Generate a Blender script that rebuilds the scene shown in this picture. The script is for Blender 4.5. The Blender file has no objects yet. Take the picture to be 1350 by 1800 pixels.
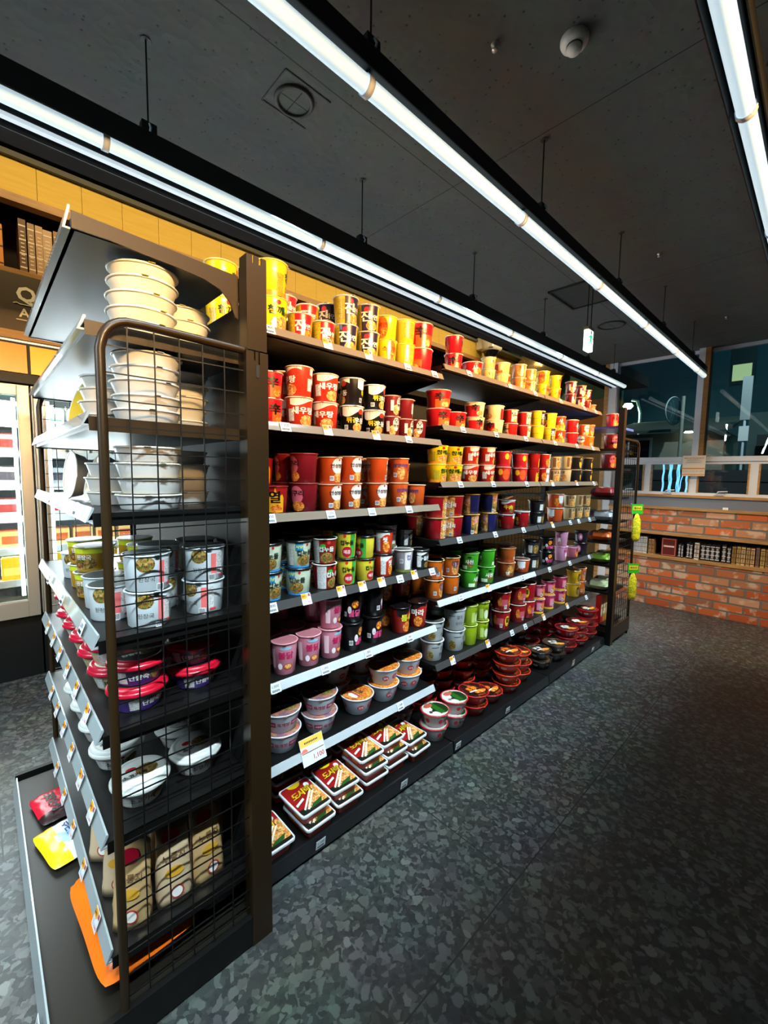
import bpy, bmesh, math, random
from mathutils import Vector, Matrix
random.seed(7)
PI = math.pi
scene = bpy.context.scene
col = scene.collection

# ------------------------------------------------------------------ camera
cam_data = bpy.data.cameras.new('camera')
cam_data.sensor_fit = 'HORIZONTAL'
cam_data.sensor_width = 36.0
cam_data.lens = 744.58 / 1350.0 * 36.0
cam_data.clip_start = 0.02
cam = bpy.data.objects.new('camera', cam_data)
col.objects.link(cam)
Rr = [[0.722468, -0.049091, 0.68966], [-0.69122, -0.074335, 0.718811], [0.015979, -0.996024, -0.087637]]
mw = Matrix.Identity(4)
for i in range(3):
    mw[i][0] = Rr[i][0]; mw[i][1] = -Rr[i][1]; mw[i][2] = -Rr[i][2]
mw[2][3] = 1.3
cam.matrix_world = mw
scene.camera = cam

# ------------------------------------------------------------------ world, exposure
world = bpy.data.worlds.new('night')
scene.world = world
world.use_nodes = True
world.node_tree.nodes['Background'].inputs[0].default_value = (0.010, 0.035, 0.045, 1)
world.node_tree.nodes['Background'].inputs[1].default_value = 0.5
scene.view_settings.view_transform = 'Standard'
scene.view_settings.look = 'None'
scene.view_settings.exposure = 0.0
scene.view_settings.gamma = 1.0
scene.view_settings.use_curve_mapping = False

COOL = (0.74, 0.92, 1.0)
WARM = (1.0, 0.60, 0.24)

def area(name, loc, direction, sx, sy, power, color, spread=PI):
    d = bpy.data.lights.new(name, 'AREA')
    d.shape = 'RECTANGLE'; d.size = sx; d.size_y = sy
    d.energy = power; d.color = color; d.spread = spread
    o = bpy.data.objects.new(name, d); col.objects.link(o)
    z = -Vector(direction).normalized()
    x = Vector((1, 0, 0))
    x = (x - z * x.dot(z)).normalized()
    y = z.cross(x)
    m = Matrix((x, y, z)).transposed().to_4x4(); m.translation = Vector(loc)
    o.matrix_world = m
    return o

def spot(name, loc, target, power, color, angle, blend, size=0.03):
    d = bpy.data.lights.new(name, 'SPOT')
    d.energy = power; d.color = color; d.spot_size = angle; d.spot_blend = blend; d.shadow_soft_size = size
    o = bpy.data.objects.new(name, d); col.objects.link(o)
    o.location = loc
    o.rotation_euler = (Vector(target) - Vector(loc)).to_track_quat('-Z', 'Y').to_euler()
    return o

# suspended tube rows (each tube's own light, thrown towards the shelves)
for k in range(-1, 4):
    area('aisle_tube_light', (0.2 + 1.15 * k, 0.81, 2.165), (0, 0.40, -1), 1.1, 0.03, 4.0, COOL, math.radians(70))
    area('right_tube_light', (0.2 + 1.15 * k, 0.205, 2.165), (0.10, 0.64, -1), 1.1, 0.03, 8.5, COOL, math.radians(52))
    area('shelf_tube_light', (0.2 + 1.15 * k, 1.445, 2.165), (-0.1, 0.6 if k < 0 else 0.1, -1), 1.1, 0.03, 22.0 if k < 0 else 3.0, COOL, math.radians(130))
area('tube_light_behind', (-1.6, 0.9, 2.165), (1.0, 0.25, -0.75), 0.8, 0.03, 6.0, COOL, math.radians(90))
area('tube_light_behind', (-1.6, 1.6, 2.165), (1.0, 0.1, -0.75), 0.8, 0.03, 5.0, COOL, math.radians(90))
# warm tube row over the next aisle, thrown across at the tops of the shelves
for k in range(-1, 4):
    area('warm_tube_light', (0.1 + 1.2 * k, -0.75, 2.15), (0.10, 1, -0.16), 1.15, 0.05, 8.5 + 2.4 * max(k, 0), WARM, math.radians(36))
spot('end_tube_spot', (4.35, 0.80, 2.16), (4.45, 1.05, 0), 46.0, (1.0, 0.90, 0.74), math.radians(74), 0.7)
spot('mirror_corner_spot', (5.2, 2.6, 3.3), (6.2, 3.1, 2.95), 14.0, (1.0, 0.8, 0.5), math.radians(60), 0.8)
spot('wall_fill_spot', (2.9, -0.5, 2.4), (5.0, 0.55, 0.30), 210.0, (1.0, 0.70, 0.42), math.radians(54), 0.7)  # added warm fill for the brick wall, no fixture there
# unseen warm fill added to brighten the fascia, light strip inside each cooler
area('fascia_fill', (2.6, 2.70, 3.2), (0, 0.65, -0.70), 6.4, 0.08, 38.0, (1.0, 0.76, 0.38), math.radians(150))
for k in range(7):
    area('cooler_light', (-0.13 + 0.76 * k, 3.42, 1.70), (0, 0.25, -1), 0.6, 0.04, 14.0, (0.85, 0.95, 1.0))
    area('cooler_front_light', (-0.13 + 0.76 * k, 3.40, 1.15), (0, -1, -0.3), 0.62, 1.1, 22.0 if k < 3 else 12.0, (0.85, 0.95, 1.0))
# street
spot('street_lamp_light', (9.1, 2.78, 2.6), (11, 1.5, 0.5), 60, (0.7, 1.0, 0.8), math.radians(150), 0.8)
area('facade_fill', (8.2, 0.0, 6.5), (1, 0, -0.8), 8, 1, 95, (0.25, 0.85, 1.0))  # unseen fill added to brighten the teal facade
spot('house_fill', (5.7, 0.4, 3.6), (7.6, 1.2, 1.2), 150, (0.8, 0.95, 1.0), math.radians(90), 0.8)  # unseen fill added to brighten the pale house outside

# ------------------------------------------------------------------ materials
def lin(c):
    c = c / 255.0
    return c / 12.92 if c <= 0.04045 else ((c + 0.055) / 1.055) ** 2.4
def L3(c): return (lin(c[0]), lin(c[1]), lin(c[2]), 1)
_m = {}
def mat(c, rough=0.35, metal=0.0, coat=0.0, name=None, spec=0.5):
    key = (tuple(c), rough, metal, coat, spec)
    if key in _m: return _m[key]
    m = bpy.data.materials.new(name or 'paint_%d_%d_%d' % tuple(c))
    m.use_nodes = True
    b = m.node_tree.nodes['Principled BSDF']
    b.inputs['Base Color'].default_value = L3(c)
    b.inputs['Roughness'].default_value = rough
    b.inputs['Metallic'].default_value = metal
    b.inputs['Coat Weight'].default_value = coat
    b.inputs['Specular IOR Level'].default_value = spec
    _m[key] = m
    return m
def P_(c): return mat(c, 0.3, 0, 0.25)      # glossy printed film
def emit(c, s, name='glow'):
    m = bpy.data.materials.new(name); m.use_nodes = True
    b = m.node_tree.nodes['Principled BSDF']
    b.inputs['Base Color'].default_value = L3(c)
    b.inputs['Emission Color'].default_value = L3(c)
    b.inputs['Emission Strength'].default_value = s
    return m
def nodes(name, rough=0.5):
    m = bpy.data.materials.new(name); m.use_nodes = True
    nt = m.node_tree; b = nt.nodes['Principled BSDF']; b.inputs['Roughness'].default_value = rough
    tc = nt.nodes.new('ShaderNodeTexCoord')
    return m, nt, b, tc
def ramp(nt, src, stops, interp='LINEAR'):
    r = nt.nodes.new('ShaderNodeValToRGB'); r.color_ramp.interpolation = interp
    e = r.color_ramp.elements
    while len(e) < len(stops): e.new(0.5)
    for i, (p, c) in enumerate(stops):
        e[i].position = p; e[i].color = L3(c) if len(c) == 3 else c
    nt.links.new(src, r.inputs['Fac']); return r
def tex(nt, kind, tc, scale, out='Object', **kw):
    t = nt.nodes.new(kind); t.inputs['Scale'].default_value = scale
    for k, v in kw.items():
        if k in t.inputs: t.inputs[k].default_value = v
        else: setattr(t, k, v)
    nt.links.new(tc.outputs[out], t.inputs['Vector']); return t
def mix(nt, fac, a, b, mode='MIX'):
    n = nt.nodes.new('ShaderNodeMix'); n.data_type = 'RGBA'; n.blend_type = mode
    if isinstance(fac, (int, float)): n.inputs[0].default_value = fac
    else: nt.links.new(fac, n.inputs[0])
    for s, v in ((6, a), (7, b)):
        if isinstance(v, tuple): n.inputs[s].default_value = v
        else: nt.links.new(v, n.inputs[s])
    return n.outputs[2]

def floor_mat():
    m, nt, b, tc = nodes('terrazzo_tile', 0.42)
    wn = tex(nt, 'ShaderNodeTexNoise', tc, 34.0, Detail=3.0)
    wv = nt.nodes.new('ShaderNodeVectorMath'); wv.operation = 'MULTIPLY_ADD'; wv.inputs[1].default_value = (.035, .035, 0)
    nt.links.new(wn.outputs['Color'], wv.inputs[0]); nt.links.new(tc.outputs['Object'], wv.inputs[2])
    v1 = tex(nt, 'ShaderNodeTexVoronoi', tc, 30.0); v2 = tex(nt, 'ShaderNodeTexVoronoi', tc, 75.0)
    nt.links.new(wv.outputs[0], v1.inputs['Vector']); nt.links.new(wv.outputs[0], v2.inputs['Vector'])
    n1 = tex(nt, 'ShaderNodeTexNoise', tc, 5.0, Detail=6.0)
    s1 = nt.nodes.new('ShaderNodeSeparateColor'); nt.links.new(v1.outputs['Color'], s1.inputs[0])
    s2 = nt.nodes.new('ShaderNodeSeparateColor'); nt.links.new(v2.outputs['Color'], s2.inputs[0])
    c1 = ramp(nt, s1.outputs[0], [(0.0, (66, 69, 67)), (0.5, (86, 90, 87)), (0.8, (84, 88, 85)), (1.0, (104, 108, 104))])
    c2 = ramp(nt, s2.outputs[1], [(0.0, (37, 40, 40)), (0.6, (54, 57, 56)), (1.0, (88, 92, 89))])
    d1 = ramp(nt, v1.outputs['Distance'], [(0.42, (255, 255, 255)), (0.5, (0, 0, 0))])
    gt = nt.nodes.new('ShaderNodeMath'); gt.operation = 'GREATER_THAN'; gt.inputs[1].default_value = 0.66; nt.links.new(s1.outputs[2], gt.inputs[0])
    ml = nt.nodes.new('ShaderNodeMath'); ml.operation = 'MULTIPLY'; nt.links.new(gt.outputs[0], ml.inputs[0]); nt.links.new(d1.outputs[0], ml.inputs[1])
    base = mix(nt, ml.outputs[0], c2.outputs[0], c1.outputs[0])
    base = mix(nt, 0.35, base, n1.outputs['Color'], 'SOFT_LIGHT')
    br = tex(nt, 'ShaderNodeTexBrick', tc, 1.0)
    br.inputs['Brick Width'].default_value = 1.2; br.inputs['Row Height'].default_value = 0.6
    br.inputs['Mortar Size'].default_value = 0.0025; br.inputs['Mortar Smooth'].default_value = 0.2
    fin = mix(nt, br.outputs['Fac'], base, L3((30, 33, 34)))
    nt.links.new(fin, b.inputs['Base Color'])
    return m
def ceil_mat():
    m, nt, b, tc = nodes('ceiling_tile', 0.8)
    v = tex(nt, 'ShaderNodeTexVoronoi', tc, 34.0)
    r = ramp(nt, v.outputs['Distance'], [(0.05, (22, 24, 24)), (0.16, (84, 88, 87))])
    n = tex(nt, 'ShaderNodeTexNoise', tc, 9.0, Detail=5.0)
    c = mix(nt, 0.3, r.outputs[0], n.outputs['Color'], 'SOFT_LIGHT')
    br = tex(nt, 'ShaderNodeTexBrick', tc, 1.0)
    br.offset = 0.0
    br.inputs['Brick Width'].default_value = 1.53; br.inputs['Row Height'].default_value = 1.2
    br.inputs['Mortar Size'].default_value = 0.002
    nt.links.new(mix(nt, br.outputs['Fac'], c, L3((18, 20, 20))), b.inputs['Base Color'])
    bu = nt.nodes.new('ShaderNodeBump'); bu.inputs['Strength'].default_value = 0.4; bu.inputs['Distance'].default_value = 0.004
    nt.links.new(v.outputs['Distance'], bu.inputs['Height']); nt.links.new(bu.outputs[0], b.inputs['Normal'])
    return m
def brick_mat():
    m, nt, b, tc = nodes('old_brick', 0.8)
    sx = nt.nodes.new('ShaderNodeSeparateXYZ'); nt.links.new(tc.outputs['Object'], sx.inputs[0])
    cx = nt.nodes.new('ShaderNodeCombineXYZ')
    nt.links.new(sx.outputs['Y'], cx.inputs['X']); nt.links.new(sx.outputs['Z'], cx.inputs['Y'])
    nz = nt.nodes.new('ShaderNodeTexNoise'); nz.inputs['Scale'].default_value = 14.0
    nt.links.new(cx.outputs[0], nz.inputs['Vector'])
    wob = nt.nodes.new('ShaderNodeVectorMath'); wob.operation = 'MULTIPLY_ADD'
    nt.links.new(nz.outputs['Color'], wob.inputs[0]); wob.inputs[1].default_value = (0.008, 0.008, 0); nt.links.new(cx.outputs[0], wob.inputs[2])
    br = nt.nodes.new('ShaderNodeTexBrick')
    nt.links.new(wob.outputs[0], br.inputs['Vector'])
    for k, v in (('Scale', 1.0), ('Brick Width', 0.225), ('Row Height', 0.078), ('Mortar Size', 0.009), ('Mortar Smooth', 0.3), ('Bias', -0.1)):
        br.inputs[k].default_value = v
    br.inputs['Color1'].default_value = (0, 0, 0, 1); br.inputs['Color2'].default_value = (1, 1, 1, 1); br.inputs['Mortar'].default_value = (0.5, 0.5, 0.5, 1)
    bc = ramp(nt, br.outputs['Color'], [(0.0, (176, 84, 40)), (0.25, (206, 110, 54)), (0.5, (150, 92, 62)), (0.72, (190, 134, 96)), (1.0, (206, 190, 170))])
    n2 = nt.nodes.new('ShaderNodeTexNoise'); n2.inputs['Scale'].default_value = 9.0; n2.inputs['Detail'].default_value = 7.0
    nt.links.new(cx.outputs[0], n2.inputs['Vector'])
    pale = ramp(nt, n2.outputs['Fac'], [(0.53, (0, 0, 0)), (0.61, (225, 225, 225))])
    c = mix(nt, pale.outputs[0], bc.outputs[0], L3((206, 186, 164)))
    c = mix(nt, br.outputs['Fac'], c, L3((112, 110, 106)))
    nt.links.new(c, b.inputs['Base Color'])
    inv = nt.nodes.new('ShaderNodeMath'); inv.operation = 'SUBTRACT'; inv.inputs[0].default_value = 1.0
    nt.links.new(br.outputs['Fac'], inv.inputs[1])
    bu = nt.nodes.new('ShaderNodeBump'); bu.inputs['Strength'].default_value = 0.8; bu.inputs['Distance'].default_value = 0.01
    nt.links.new(inv.outputs[0], bu.inputs['Height']); nt.links.new(bu.outputs[0], b.inputs['Normal'])
    return m
def wood_mat(name, a, c, rough=0.45):
    m, nt, b, tc = nodes(name, rough)
    mp = nt.nodes.new('ShaderNodeMapping'); mp.inputs['Scale'].default_value = (1.5, 1.5, 14)
    nt.links.new(tc.outputs['Object'], mp.inputs[0])
    n = nt.nodes.new('ShaderNodeTexNoise'); n.inputs['Scale'].default_value = 4; n.inputs['Detail'].default_value = 6
    nt.links.new(mp.outputs[0], n.inputs['Vector'])
    r = ramp(nt, n.outputs['Fac'], [(0.3, a), (0.7, c)])
    nt.links.new(r.outputs[0], b.inputs['Base Color'])
    return m
def speck_mat(name, cols, scale, rough=0.3, coat=0.25):
    m, nt, b, tc = nodes(name, rough); b.inputs['Coat Weight'].default_value = coat
    v = tex(nt, 'ShaderNodeTexVoronoi', tc, scale, feature='F1')
    n = tex(nt, 'ShaderNodeTexNoise', tc, scale * 0.5, Detail=3.0, Distortion=1.5)
    s = nt.nodes.new('ShaderNodeSeparateColor'); nt.links.new(v.outputs['Color'], s.inputs[0])
    k = len(cols)
    r = ramp(nt, s.outputs[0], [(i / k, c) for i, c in enumerate(cols)], 'CONSTANT')
    r2 = ramp(nt, n.outputs['Fac'], [(0.35 + 0.3 * i / k, c) for i, c in enumerate(cols)])
    nt.links.new(mix(nt, 0.55, r.outputs[0], r2.outputs[0]), b.inputs['Base Color'])
    return m
FOOD = speck_mat('noodle_picture', [(220, 120, 30), (240, 190, 90), (190, 60, 20), (250, 215, 140), (120, 60, 20)], 150)
FOODR = speck_mat('red_noodle_picture', [(200, 40, 20), (240, 130, 40), (150, 20, 12), (250, 190, 80)], 150)
FOODD = speck_mat('dark_noodle_picture', [(60, 34, 20), (150, 90, 40), (40, 22, 14), (205, 160, 90), (70, 110, 40)], 150)
PRINT = speck_mat('small_print', [(232, 230, 225), (205, 203, 200), (150, 148, 150), (225, 222, 218)], 420)
PRINTY = speck_mat('yellow_small_print', [(205, 180, 40), (150, 130, 30), (215, 195, 60), (120, 105, 30)], 420)
LIDPIC = speck_mat('lid_picture', [(150, 90, 60), (110, 80, 130), (190, 150, 120), (80, 60, 70), (200, 110, 90)], 60)
LIDGRN = speck_mat('green_lid_picture', [(40, 90, 30), (235, 230, 220), (60, 120, 40), (190, 60, 60), (25, 50, 25)], 34)
LIDRED = speck_mat('black_red_lid_picture', [(18, 14, 14), (26, 14, 12), (18, 14, 14), (120, 26, 18), (18, 14, 14), (22, 14, 14), (200, 90, 34)], 46)
LIDDRK = speck_mat('dark_lid_picture', [(20, 18, 20), (40, 32, 30), (14, 12, 14), (120, 90, 60), (16, 15, 16)], 50)
FOIL = mat((236, 236, 232), 0.32, 0, 0.1, 'white_plastic')
BLACKM = mat((12, 11, 10), 0.42, 0, 0, 'black_enamel', .3)
BLACKM2 = mat((12, 12, 12), 0.6, 0, 0, 'black_board')
BROWNM = mat((44, 30, 14), 0.36, 0, 0.1, 'brown_black_enamel', .3)
WIRE = mat((16, 15, 14), 0.4, 0.3, 0, 'black_wire')
BLACKCAP = mat((16, 15, 17), 0.18, 0, 0.6, 'black_lid')

def plastic(name, c, rough, alpha):
    m = bpy.data.materials.new(name); m.use_nodes = True
    b = m.node_tree.nodes['Principled BSDF']
    b.inputs['Base Color'].default_value = L3(c); b.inputs['Roughness'].default_value = rough
    b.inputs['Alpha'].default_value = alpha
    return m
def glass_mat(name, tint=(0.93, 0.97, 0.97, 1)):
    m = bpy.data.materials.new(name); m.use_nodes = True
    nt = m.node_tree; nt.nodes.clear()
    o = nt.nodes.new('ShaderNodeOutputMaterial'); t = nt.nodes.new('ShaderNodeBsdfTransparent'); g = nt.nodes.new('ShaderNodeBsdfGlossy')
    f = nt.nodes.new('ShaderNodeFresnel'); mx = nt.nodes.new('ShaderNodeMixShader')
    f.inputs[0].default_value = 1.5; t.inputs[0].default_value = tint; g.inputs['Roughness'].default_value = 0.0
    nt.links.new(f.outputs[0], mx.inputs[0]); nt.links.new(t.outputs[0], mx.inputs[1]); nt.links.new(g.outputs[0], mx.inputs[2])
    nt.links.new(mx.outputs[0], o.inputs[0])
    return m
GLASS = glass_mat('window_glass')
RAILLIT = mat((176, 182, 186), 0.22, 0, 0.5, 'lit_price_rail')  # lit copy of the rail plastic, tube light put into the tone
RAILSHADE = mat((60, 58, 58), 0.3, 0, 0.4, 'shaded_price_rail')  # shaded copy of the same plastic, shade put into the tone
RAILBASE = mat((26, 27, 31), 0.3, 0, 0.4, 'dark_price_rail')

# ------------------------------------------------------------------ mesh builder
class MB:
    def __init__(s): s.v = []; s.f = []; s.mi = []; s.sm = []; s.mats = []
    def m(s, mt):
        if mt not in s.mats: s.mats.append(mt)
        return s.mats.index(mt)
    def add(s, vs, fs, mt, smooth=False):
        b = len(s.v); s.v += [tuple(v) for v in vs]; k = s.m(mt)
        for f in fs: s.f.append(tuple(b + i for i in f)); s.mi.append(k); s.sm.append(smooth)
        return s
    def box(s, x0, x1, y0, y1, z0, z1, mt):
        vs = [(x, y, z) for z in (z0, z1) for y in (y0, y1) for x in (x0, x1)]
        return s.add(vs, [(0, 2, 3, 1), (4, 5, 7, 6), (0, 1, 5, 4), (2, 6, 7, 3), (0, 4, 6, 2), (1, 3, 7, 5)], mt)
    def tube(s, pts, r, mt, n=8, cap=True):
        pts = [Vector(p) for p in pts]; rings = []
        up = None
        for i, p in enumerate(pts):
            d = (pts[min(i + 1, len(pts) - 1)] - pts[max(i - 1, 0)]).normalized()
            if up is None:
                up = Vector((0, 0, 1)) if abs(d.z) < 0.9 else Vector((1, 0, 0))
            a = (up - d * up.dot(d)).normalized(); up = a; b = d.cross(a)
            rings.append([p + (a * math.cos(2 * PI * k / n) + b * math.sin(2 * PI * k / n)) * r for k in range(n)])
        vs = [v for rg in rings for v in rg]
        fs = [(i * n + k, i * n + (k + 1) % n, (i + 1) * n + (k + 1) % n, (i + 1) * n + k) for i in range(len(pts) - 1) for k in range(n)]
        s.add(vs, fs, mt, True)
        if cap: s.add(rings[0], [tuple(range(n))[::-1]], mt); s.add(rings[-1], [tuple(range(n))], mt)
        return s
    def lathe(s, prof, mt, n=28, c=(0, 0, 0), smooth=True, sx=1.0, sy=1.0, wob=None):
        """prof: list of (r,z); closed round the z axis"""
        vs = []
        for (r, z) in prof:
            for k in range(n):
                a = 2 * PI * k / n; rr = r * (wob(a, z) if wob else 1)
                vs.append((c[0] + rr * math.cos(a) * sx, c[1] + rr * math.sin(a) * sy, c[2] + z))
        fs = [(i * n + k, i * n + (k + 1) % n, (i + 1) * n + (k + 1) % n, (i + 1) * n + k) for i in range(len(prof) - 1) for k in range(n)]
        s.add(vs, fs, mt, smooth)
        return s
    def disc(s, r, z, mt, n=28, c=(0, 0), up=True, sx=1.0, sy=1.0):
        vs = [(c[0] + r * math.cos(2 * PI * k / n) * sx, c[1] + r * math.sin(2 * PI * k / n) * sy, z) for k in range(n)]
        t = tuple(range(n)); return s.add(vs, [t if up else t[::-1]], mt)
    def prism(s, poly, fn0, fn1, mt):
        """poly (a,b) points, fn maps to 3-D at both ends"""
        n = len(poly); vs = [fn0(*p) for p in poly] + [fn1(*p) for p in poly]
        fs = [(i, (i + 1) % n, n + (i + 1) % n, n + i) for i in range(n)] + [tuple(range(n))[::-1], tuple(range(n, 2 * n))]
        return s.add(vs, fs, mt)
    def mesh(s, name):
        me = bpy.data.meshes.new(name); me.from_pydata(s.v, [], s.f)
        for mt in s.mats: me.materials.append(mt)
        me.polygons.foreach_set('material_index', s.mi); me.polygons.foreach_set('use_smooth', s.sm)
        me.update()
        bm = bmesh.new(); bm.from_mesh(me)
        bm.normal_update()
        bm.to_mesh(me); bm.free()
        return me
    def obj(s, name, parent=None, loc=(0, 0, 0), bevel=0, fix=False):
        me = s.mesh(name)
        if fix:
            bm = bmesh.new(); bm.from_mesh(me); bmesh.ops.recalc_face_normals(bm, faces=bm.faces[:]); bm.to_mesh(me); bm.free()
        o = bpy.data.objects.new(name, me); col.objects.link(o); o.location = loc
        if parent: o.parent = parent
        if bevel:
            b = o.modifiers.new('bevel', 'BEVEL'); b.width = bevel; b.segments = 2; b.limit_method = 'ANGLE'
        return o

def tag(o, label=None, cat=None, group=None, kind=None):
    if label:
        if not 4 <= len(label.split()) <= 16: print('BADLABEL', len(label.split()), label)
        o['label'] = label
    if cat: o['category'] = cat
    if group: o['group'] = group
    if kind: o['kind'] = kind
    return o
def thing(name, label, cat, loc=(0, 0, 0), rz=0.0, group=None, rot=None):
    o = bpy.data.objects.new(name, None); col.objects.link(o)
    o.empty_display_size = 0.05
    o.location = loc; o.rotation_euler = rot if rot else (0, 0, rz)
    return tag(o, label, cat, group)
def struct(o): o['kind'] = 'structure'; return o
def copy_thing(root, loc, rz, label, group=None, rot=None):
    r = root.copy(); col.objects.link(r); r.location = loc; r.rotation_euler = rot if rot else (0, 0, rz)
    r['label'] = label
    if group: r['group'] = group
    for ch in list(root.children):
        c = ch.copy(); col.objects.link(c); c.parent = r
        for g in list(ch.children):
            d = g.copy(); col.objects.link(d); d.parent = c
    return r

# ------------------------------------------------------------------ lettering
_tc = {}
def glyphs(text, bold=0.02, slice_w=None, size=1.0):
    key = (text, bold, slice_w, size)
    if key in _tc: return _tc[key]
    cu = bpy.data.curves.new('lettering', 'FONT'); cu.body = text; cu.resolution_u = 2; cu.offset = bold; cu.size = 1.0
    o = bpy.data.objects.new('lettering', cu); col.objects.link(o)
    bpy.context.view_layer.update()
    me = bpy.data.meshes.new_from_object(o.evaluated_get(bpy.context.evaluated_depsgraph_get()))
    bpy.data.objects.remove(o); bpy.data.curves.remove(cu)
    bm = bmesh.new(); bm.from_mesh(me); bpy.data.meshes.remove(me)
    if not bm.verts: bm.free(); _tc[key] = ([], [], 0); return _tc[key]
    x0 = min(v.co.x for v in bm.verts); x1 = max(v.co.x for v in bm.verts)
    y0 = min(v.co.y for v in bm.verts); y1 = max(v.co.y for v in bm.verts)
    for v in bm.verts: v.co.x = (v.co.x - (x0 + x1) / 2) * size; v.co.y = (v.co.y - (y0 + y1) / 2) * size
    if slice_w:
        w = (x1 - x0) * size / 2; k = -w + slice_w
        while k < w:
            bmesh.ops.bisect_plane(bm, geom=bm.verts[:] + bm.edges[:] + bm.faces[:], plane_co=(k, 0, 0), plane_no=(1, 0, 0))
            k += slice_w
    bm.verts.index_update()
    r = ([(v.co.x, v.co.y) for v in bm.verts], [tuple(v.index for v in f.verts) for f in bm.faces if f.calc_area() > 1e-12], (x1 - x0) * size)
    bm.free(); _tc[key] = r; return r
def put_text(mb, text, fn, size, mt, bold=0.02, slice_w=None):
    vs, fs, w = glyphs(text, bold, slice_w, size)
    mb.add([fn(x, y) for x, y in vs], fs, mt)

# ------------------------------------------------------------------ structure
XW = 5.0
def slab(name, x0, x1, y0, y1, z0, z1, m): return struct(MB().box(x0, x1, y0, y1, z0, z1, m).obj(name))
slab('floor', -2.5, 6.7, -2.6, 4.3, -0.1, 0.0, floor_mat())
CM = ceil_mat()
slab('ceiling', -2.5, XW + 0.1, -2.6, 2.15, 2.53, 2.65, CM)
BLK = mat((20, 20, 20), 0.8, name='black_wall_paint', spec=0.2)
DARKW = mat((34, 34, 34), 0.8, name='charcoal_wall_paint', spec=0.2)
slab('ceiling_raised', -2.5, 6.6, 2.25, 4.3, 3.42, 3.5, BLK)
slab('trim_ceiling_step', -2.5, 6.6, 2.15, 2.25, 2.53, 3.5, BLK)
slab('wall_back', -2.5, 6.7, 4.3, 4.4, 0, 3.5, DARKW)
slab('wall_left', -2.6, -2.5, -2.6, 4.4, 0, 3.5, DARKW)
slab('wall_near', -2.5, 5.1, -2.7, -2.6, 0, 2.65, DARKW)
# beyond the window corner the shop runs on to a green wall
GREEN = mat((104, 150, 118), 0.7, name='green_wall_paint')
BEIGE = mat((176, 148, 100), 0.7, name='beige_wall_paint')
w = MB(); w.box(6.62, 6.7, 2.1, 4.3, 2.45, 3.5, GREEN); w.box(6.60, 6.7, 2.1, 4.3, 0, 2.45, BEIGE); struct(w.obj('wall_green_end'))
w = MB(); w.box(6.50, 6.58, 2.15, 2.8, 2.0, 2.22, mat((240, 150, 40), 0.5)); struct(w.obj('trim_orange_panel'))
WHITE = mat((214, 222, 234), 0.45, name='white_frame')
WOODL = wood_mat('pale_wood', (150, 112, 66), (188, 146, 92))
WOODD = wood_mat('golden_oak', (138, 96, 44), (170, 122, 62))  # brown grain is the oak's own colour
w = MB(); w.box(XW, XW + 0.1, 1.64, 1.72, 0, 2.53, WHITE); w.box(XW - .005, XW + 0.1, 1.72, 1.76, 0, 2.53, WOODL); struct(w.obj('trim_corner_post'))
w = MB(); w.prism([(XW + .1, 1.72), (6.62, 2.10), (6.62, 2.13), (XW + .1, 1.75)], lambda a, b: (a, b, 0), lambda a, b: (a, b, 2.53), DARKW); struct(w.obj('wall_passage'))
slab('trim_beam', XW, 6.6, 1.76, 2.15, 2.53, 2.65, BLK)

# window wall at the far end: bricks, ledges, shelf recess, sill, windows
BR = brick_mat()
w = MB(); w.box(XW, XW + 0.25, -2.6, 1.64, 0, 0.495, BR); w.box(XW, XW + 0.25, -2.6, 1.64, 0.765, 1.0, BR)
w.box(XW + 0.22, XW + 0.25, -2.6, 1.64, 0.495, 0.765, mat((46, 36, 34), 0.8)); struct(w.obj('wall_brick'))
w = MB(); w.box(XW - 0.012, XW + 0.22, -2.6, 1.64, 0.495, 0.522, WOODL); w.box(XW - 0.012, XW + 0.22, -2.6, 1.64, 0.738, 0.765, WOODL); struct(w.obj('trim_book_recess'))
slab('trim_ledge', XW - 0.02, XW + 0.25, -2.6, 1.64, 1.0, 1.025, WOODL)
slab('trim_sill_board', XW + 0.0, XW + 0.2, -2.6, 1.64, 1.025, 1.125, mat((112, 122, 138), 0.5, name='grey_blue_board'))
slab('trim_sill_wood', XW - 0.02, XW + 0.2, -2.6, 1.64, 1.125, 1.148, WOODL)
MUL = [1.64, 1.30, 0.905, 0.46, 0.015, -0.43, -0.875, -1.32, -1.9, -2.6]
for i in range(len(MUL) - 1):
    b_, a_ = MUL[i], MUL[i + 1]
    w = MB()
    f = 0.03
    w.box(XW + .02, XW + .1, a_, a_ + f, 1.148, 1.475, WHITE); w.box(XW + .02, XW + .1, b_ - f, b_, 1.148, 1.475, WHITE)
    w.box(XW + .02, XW + .1, a_ + f, b_ - f, 1.148, 1.175, WHITE); w.box(XW + .02, XW + .1, a_ + f, b_ - f, 1.45, 1.475, WHITE)
    for (p, q) in ((a_ + f, a_ + f + .012), (b_ - f - .012, b_ - f)): w.box(XW + .015, XW + .05, p, q, 1.175, 1.45, WOODL)
    fr = w.obj('window_%d' % (i + 1)); struct(fr)
    MB().box(XW + .055, XW + .06, a_ + f, b_ - f, 1.175, 1.45, GLASS).obj('pane', fr)
    if i < 3:
        h = MB(); yc = a_ + 0.23 if i == 2 else (a_ + b_) / 2
        h.box(XW - .004, XW + .02, yc - .035, yc + .035, 1.158, 1.168, WHITE); h.tube([(XW - .004, yc + .02, 1.168), (XW - .02, yc + .01, 1.19), (XW - .02, yc - .06, 1.195)], .006, WHITE); h.obj('window_handle', fr)
slab('trim_window_rail', XW + 0.0, XW + 0.11, -2.6, 1.64, 1.475, 1.52, WHITE)
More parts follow.
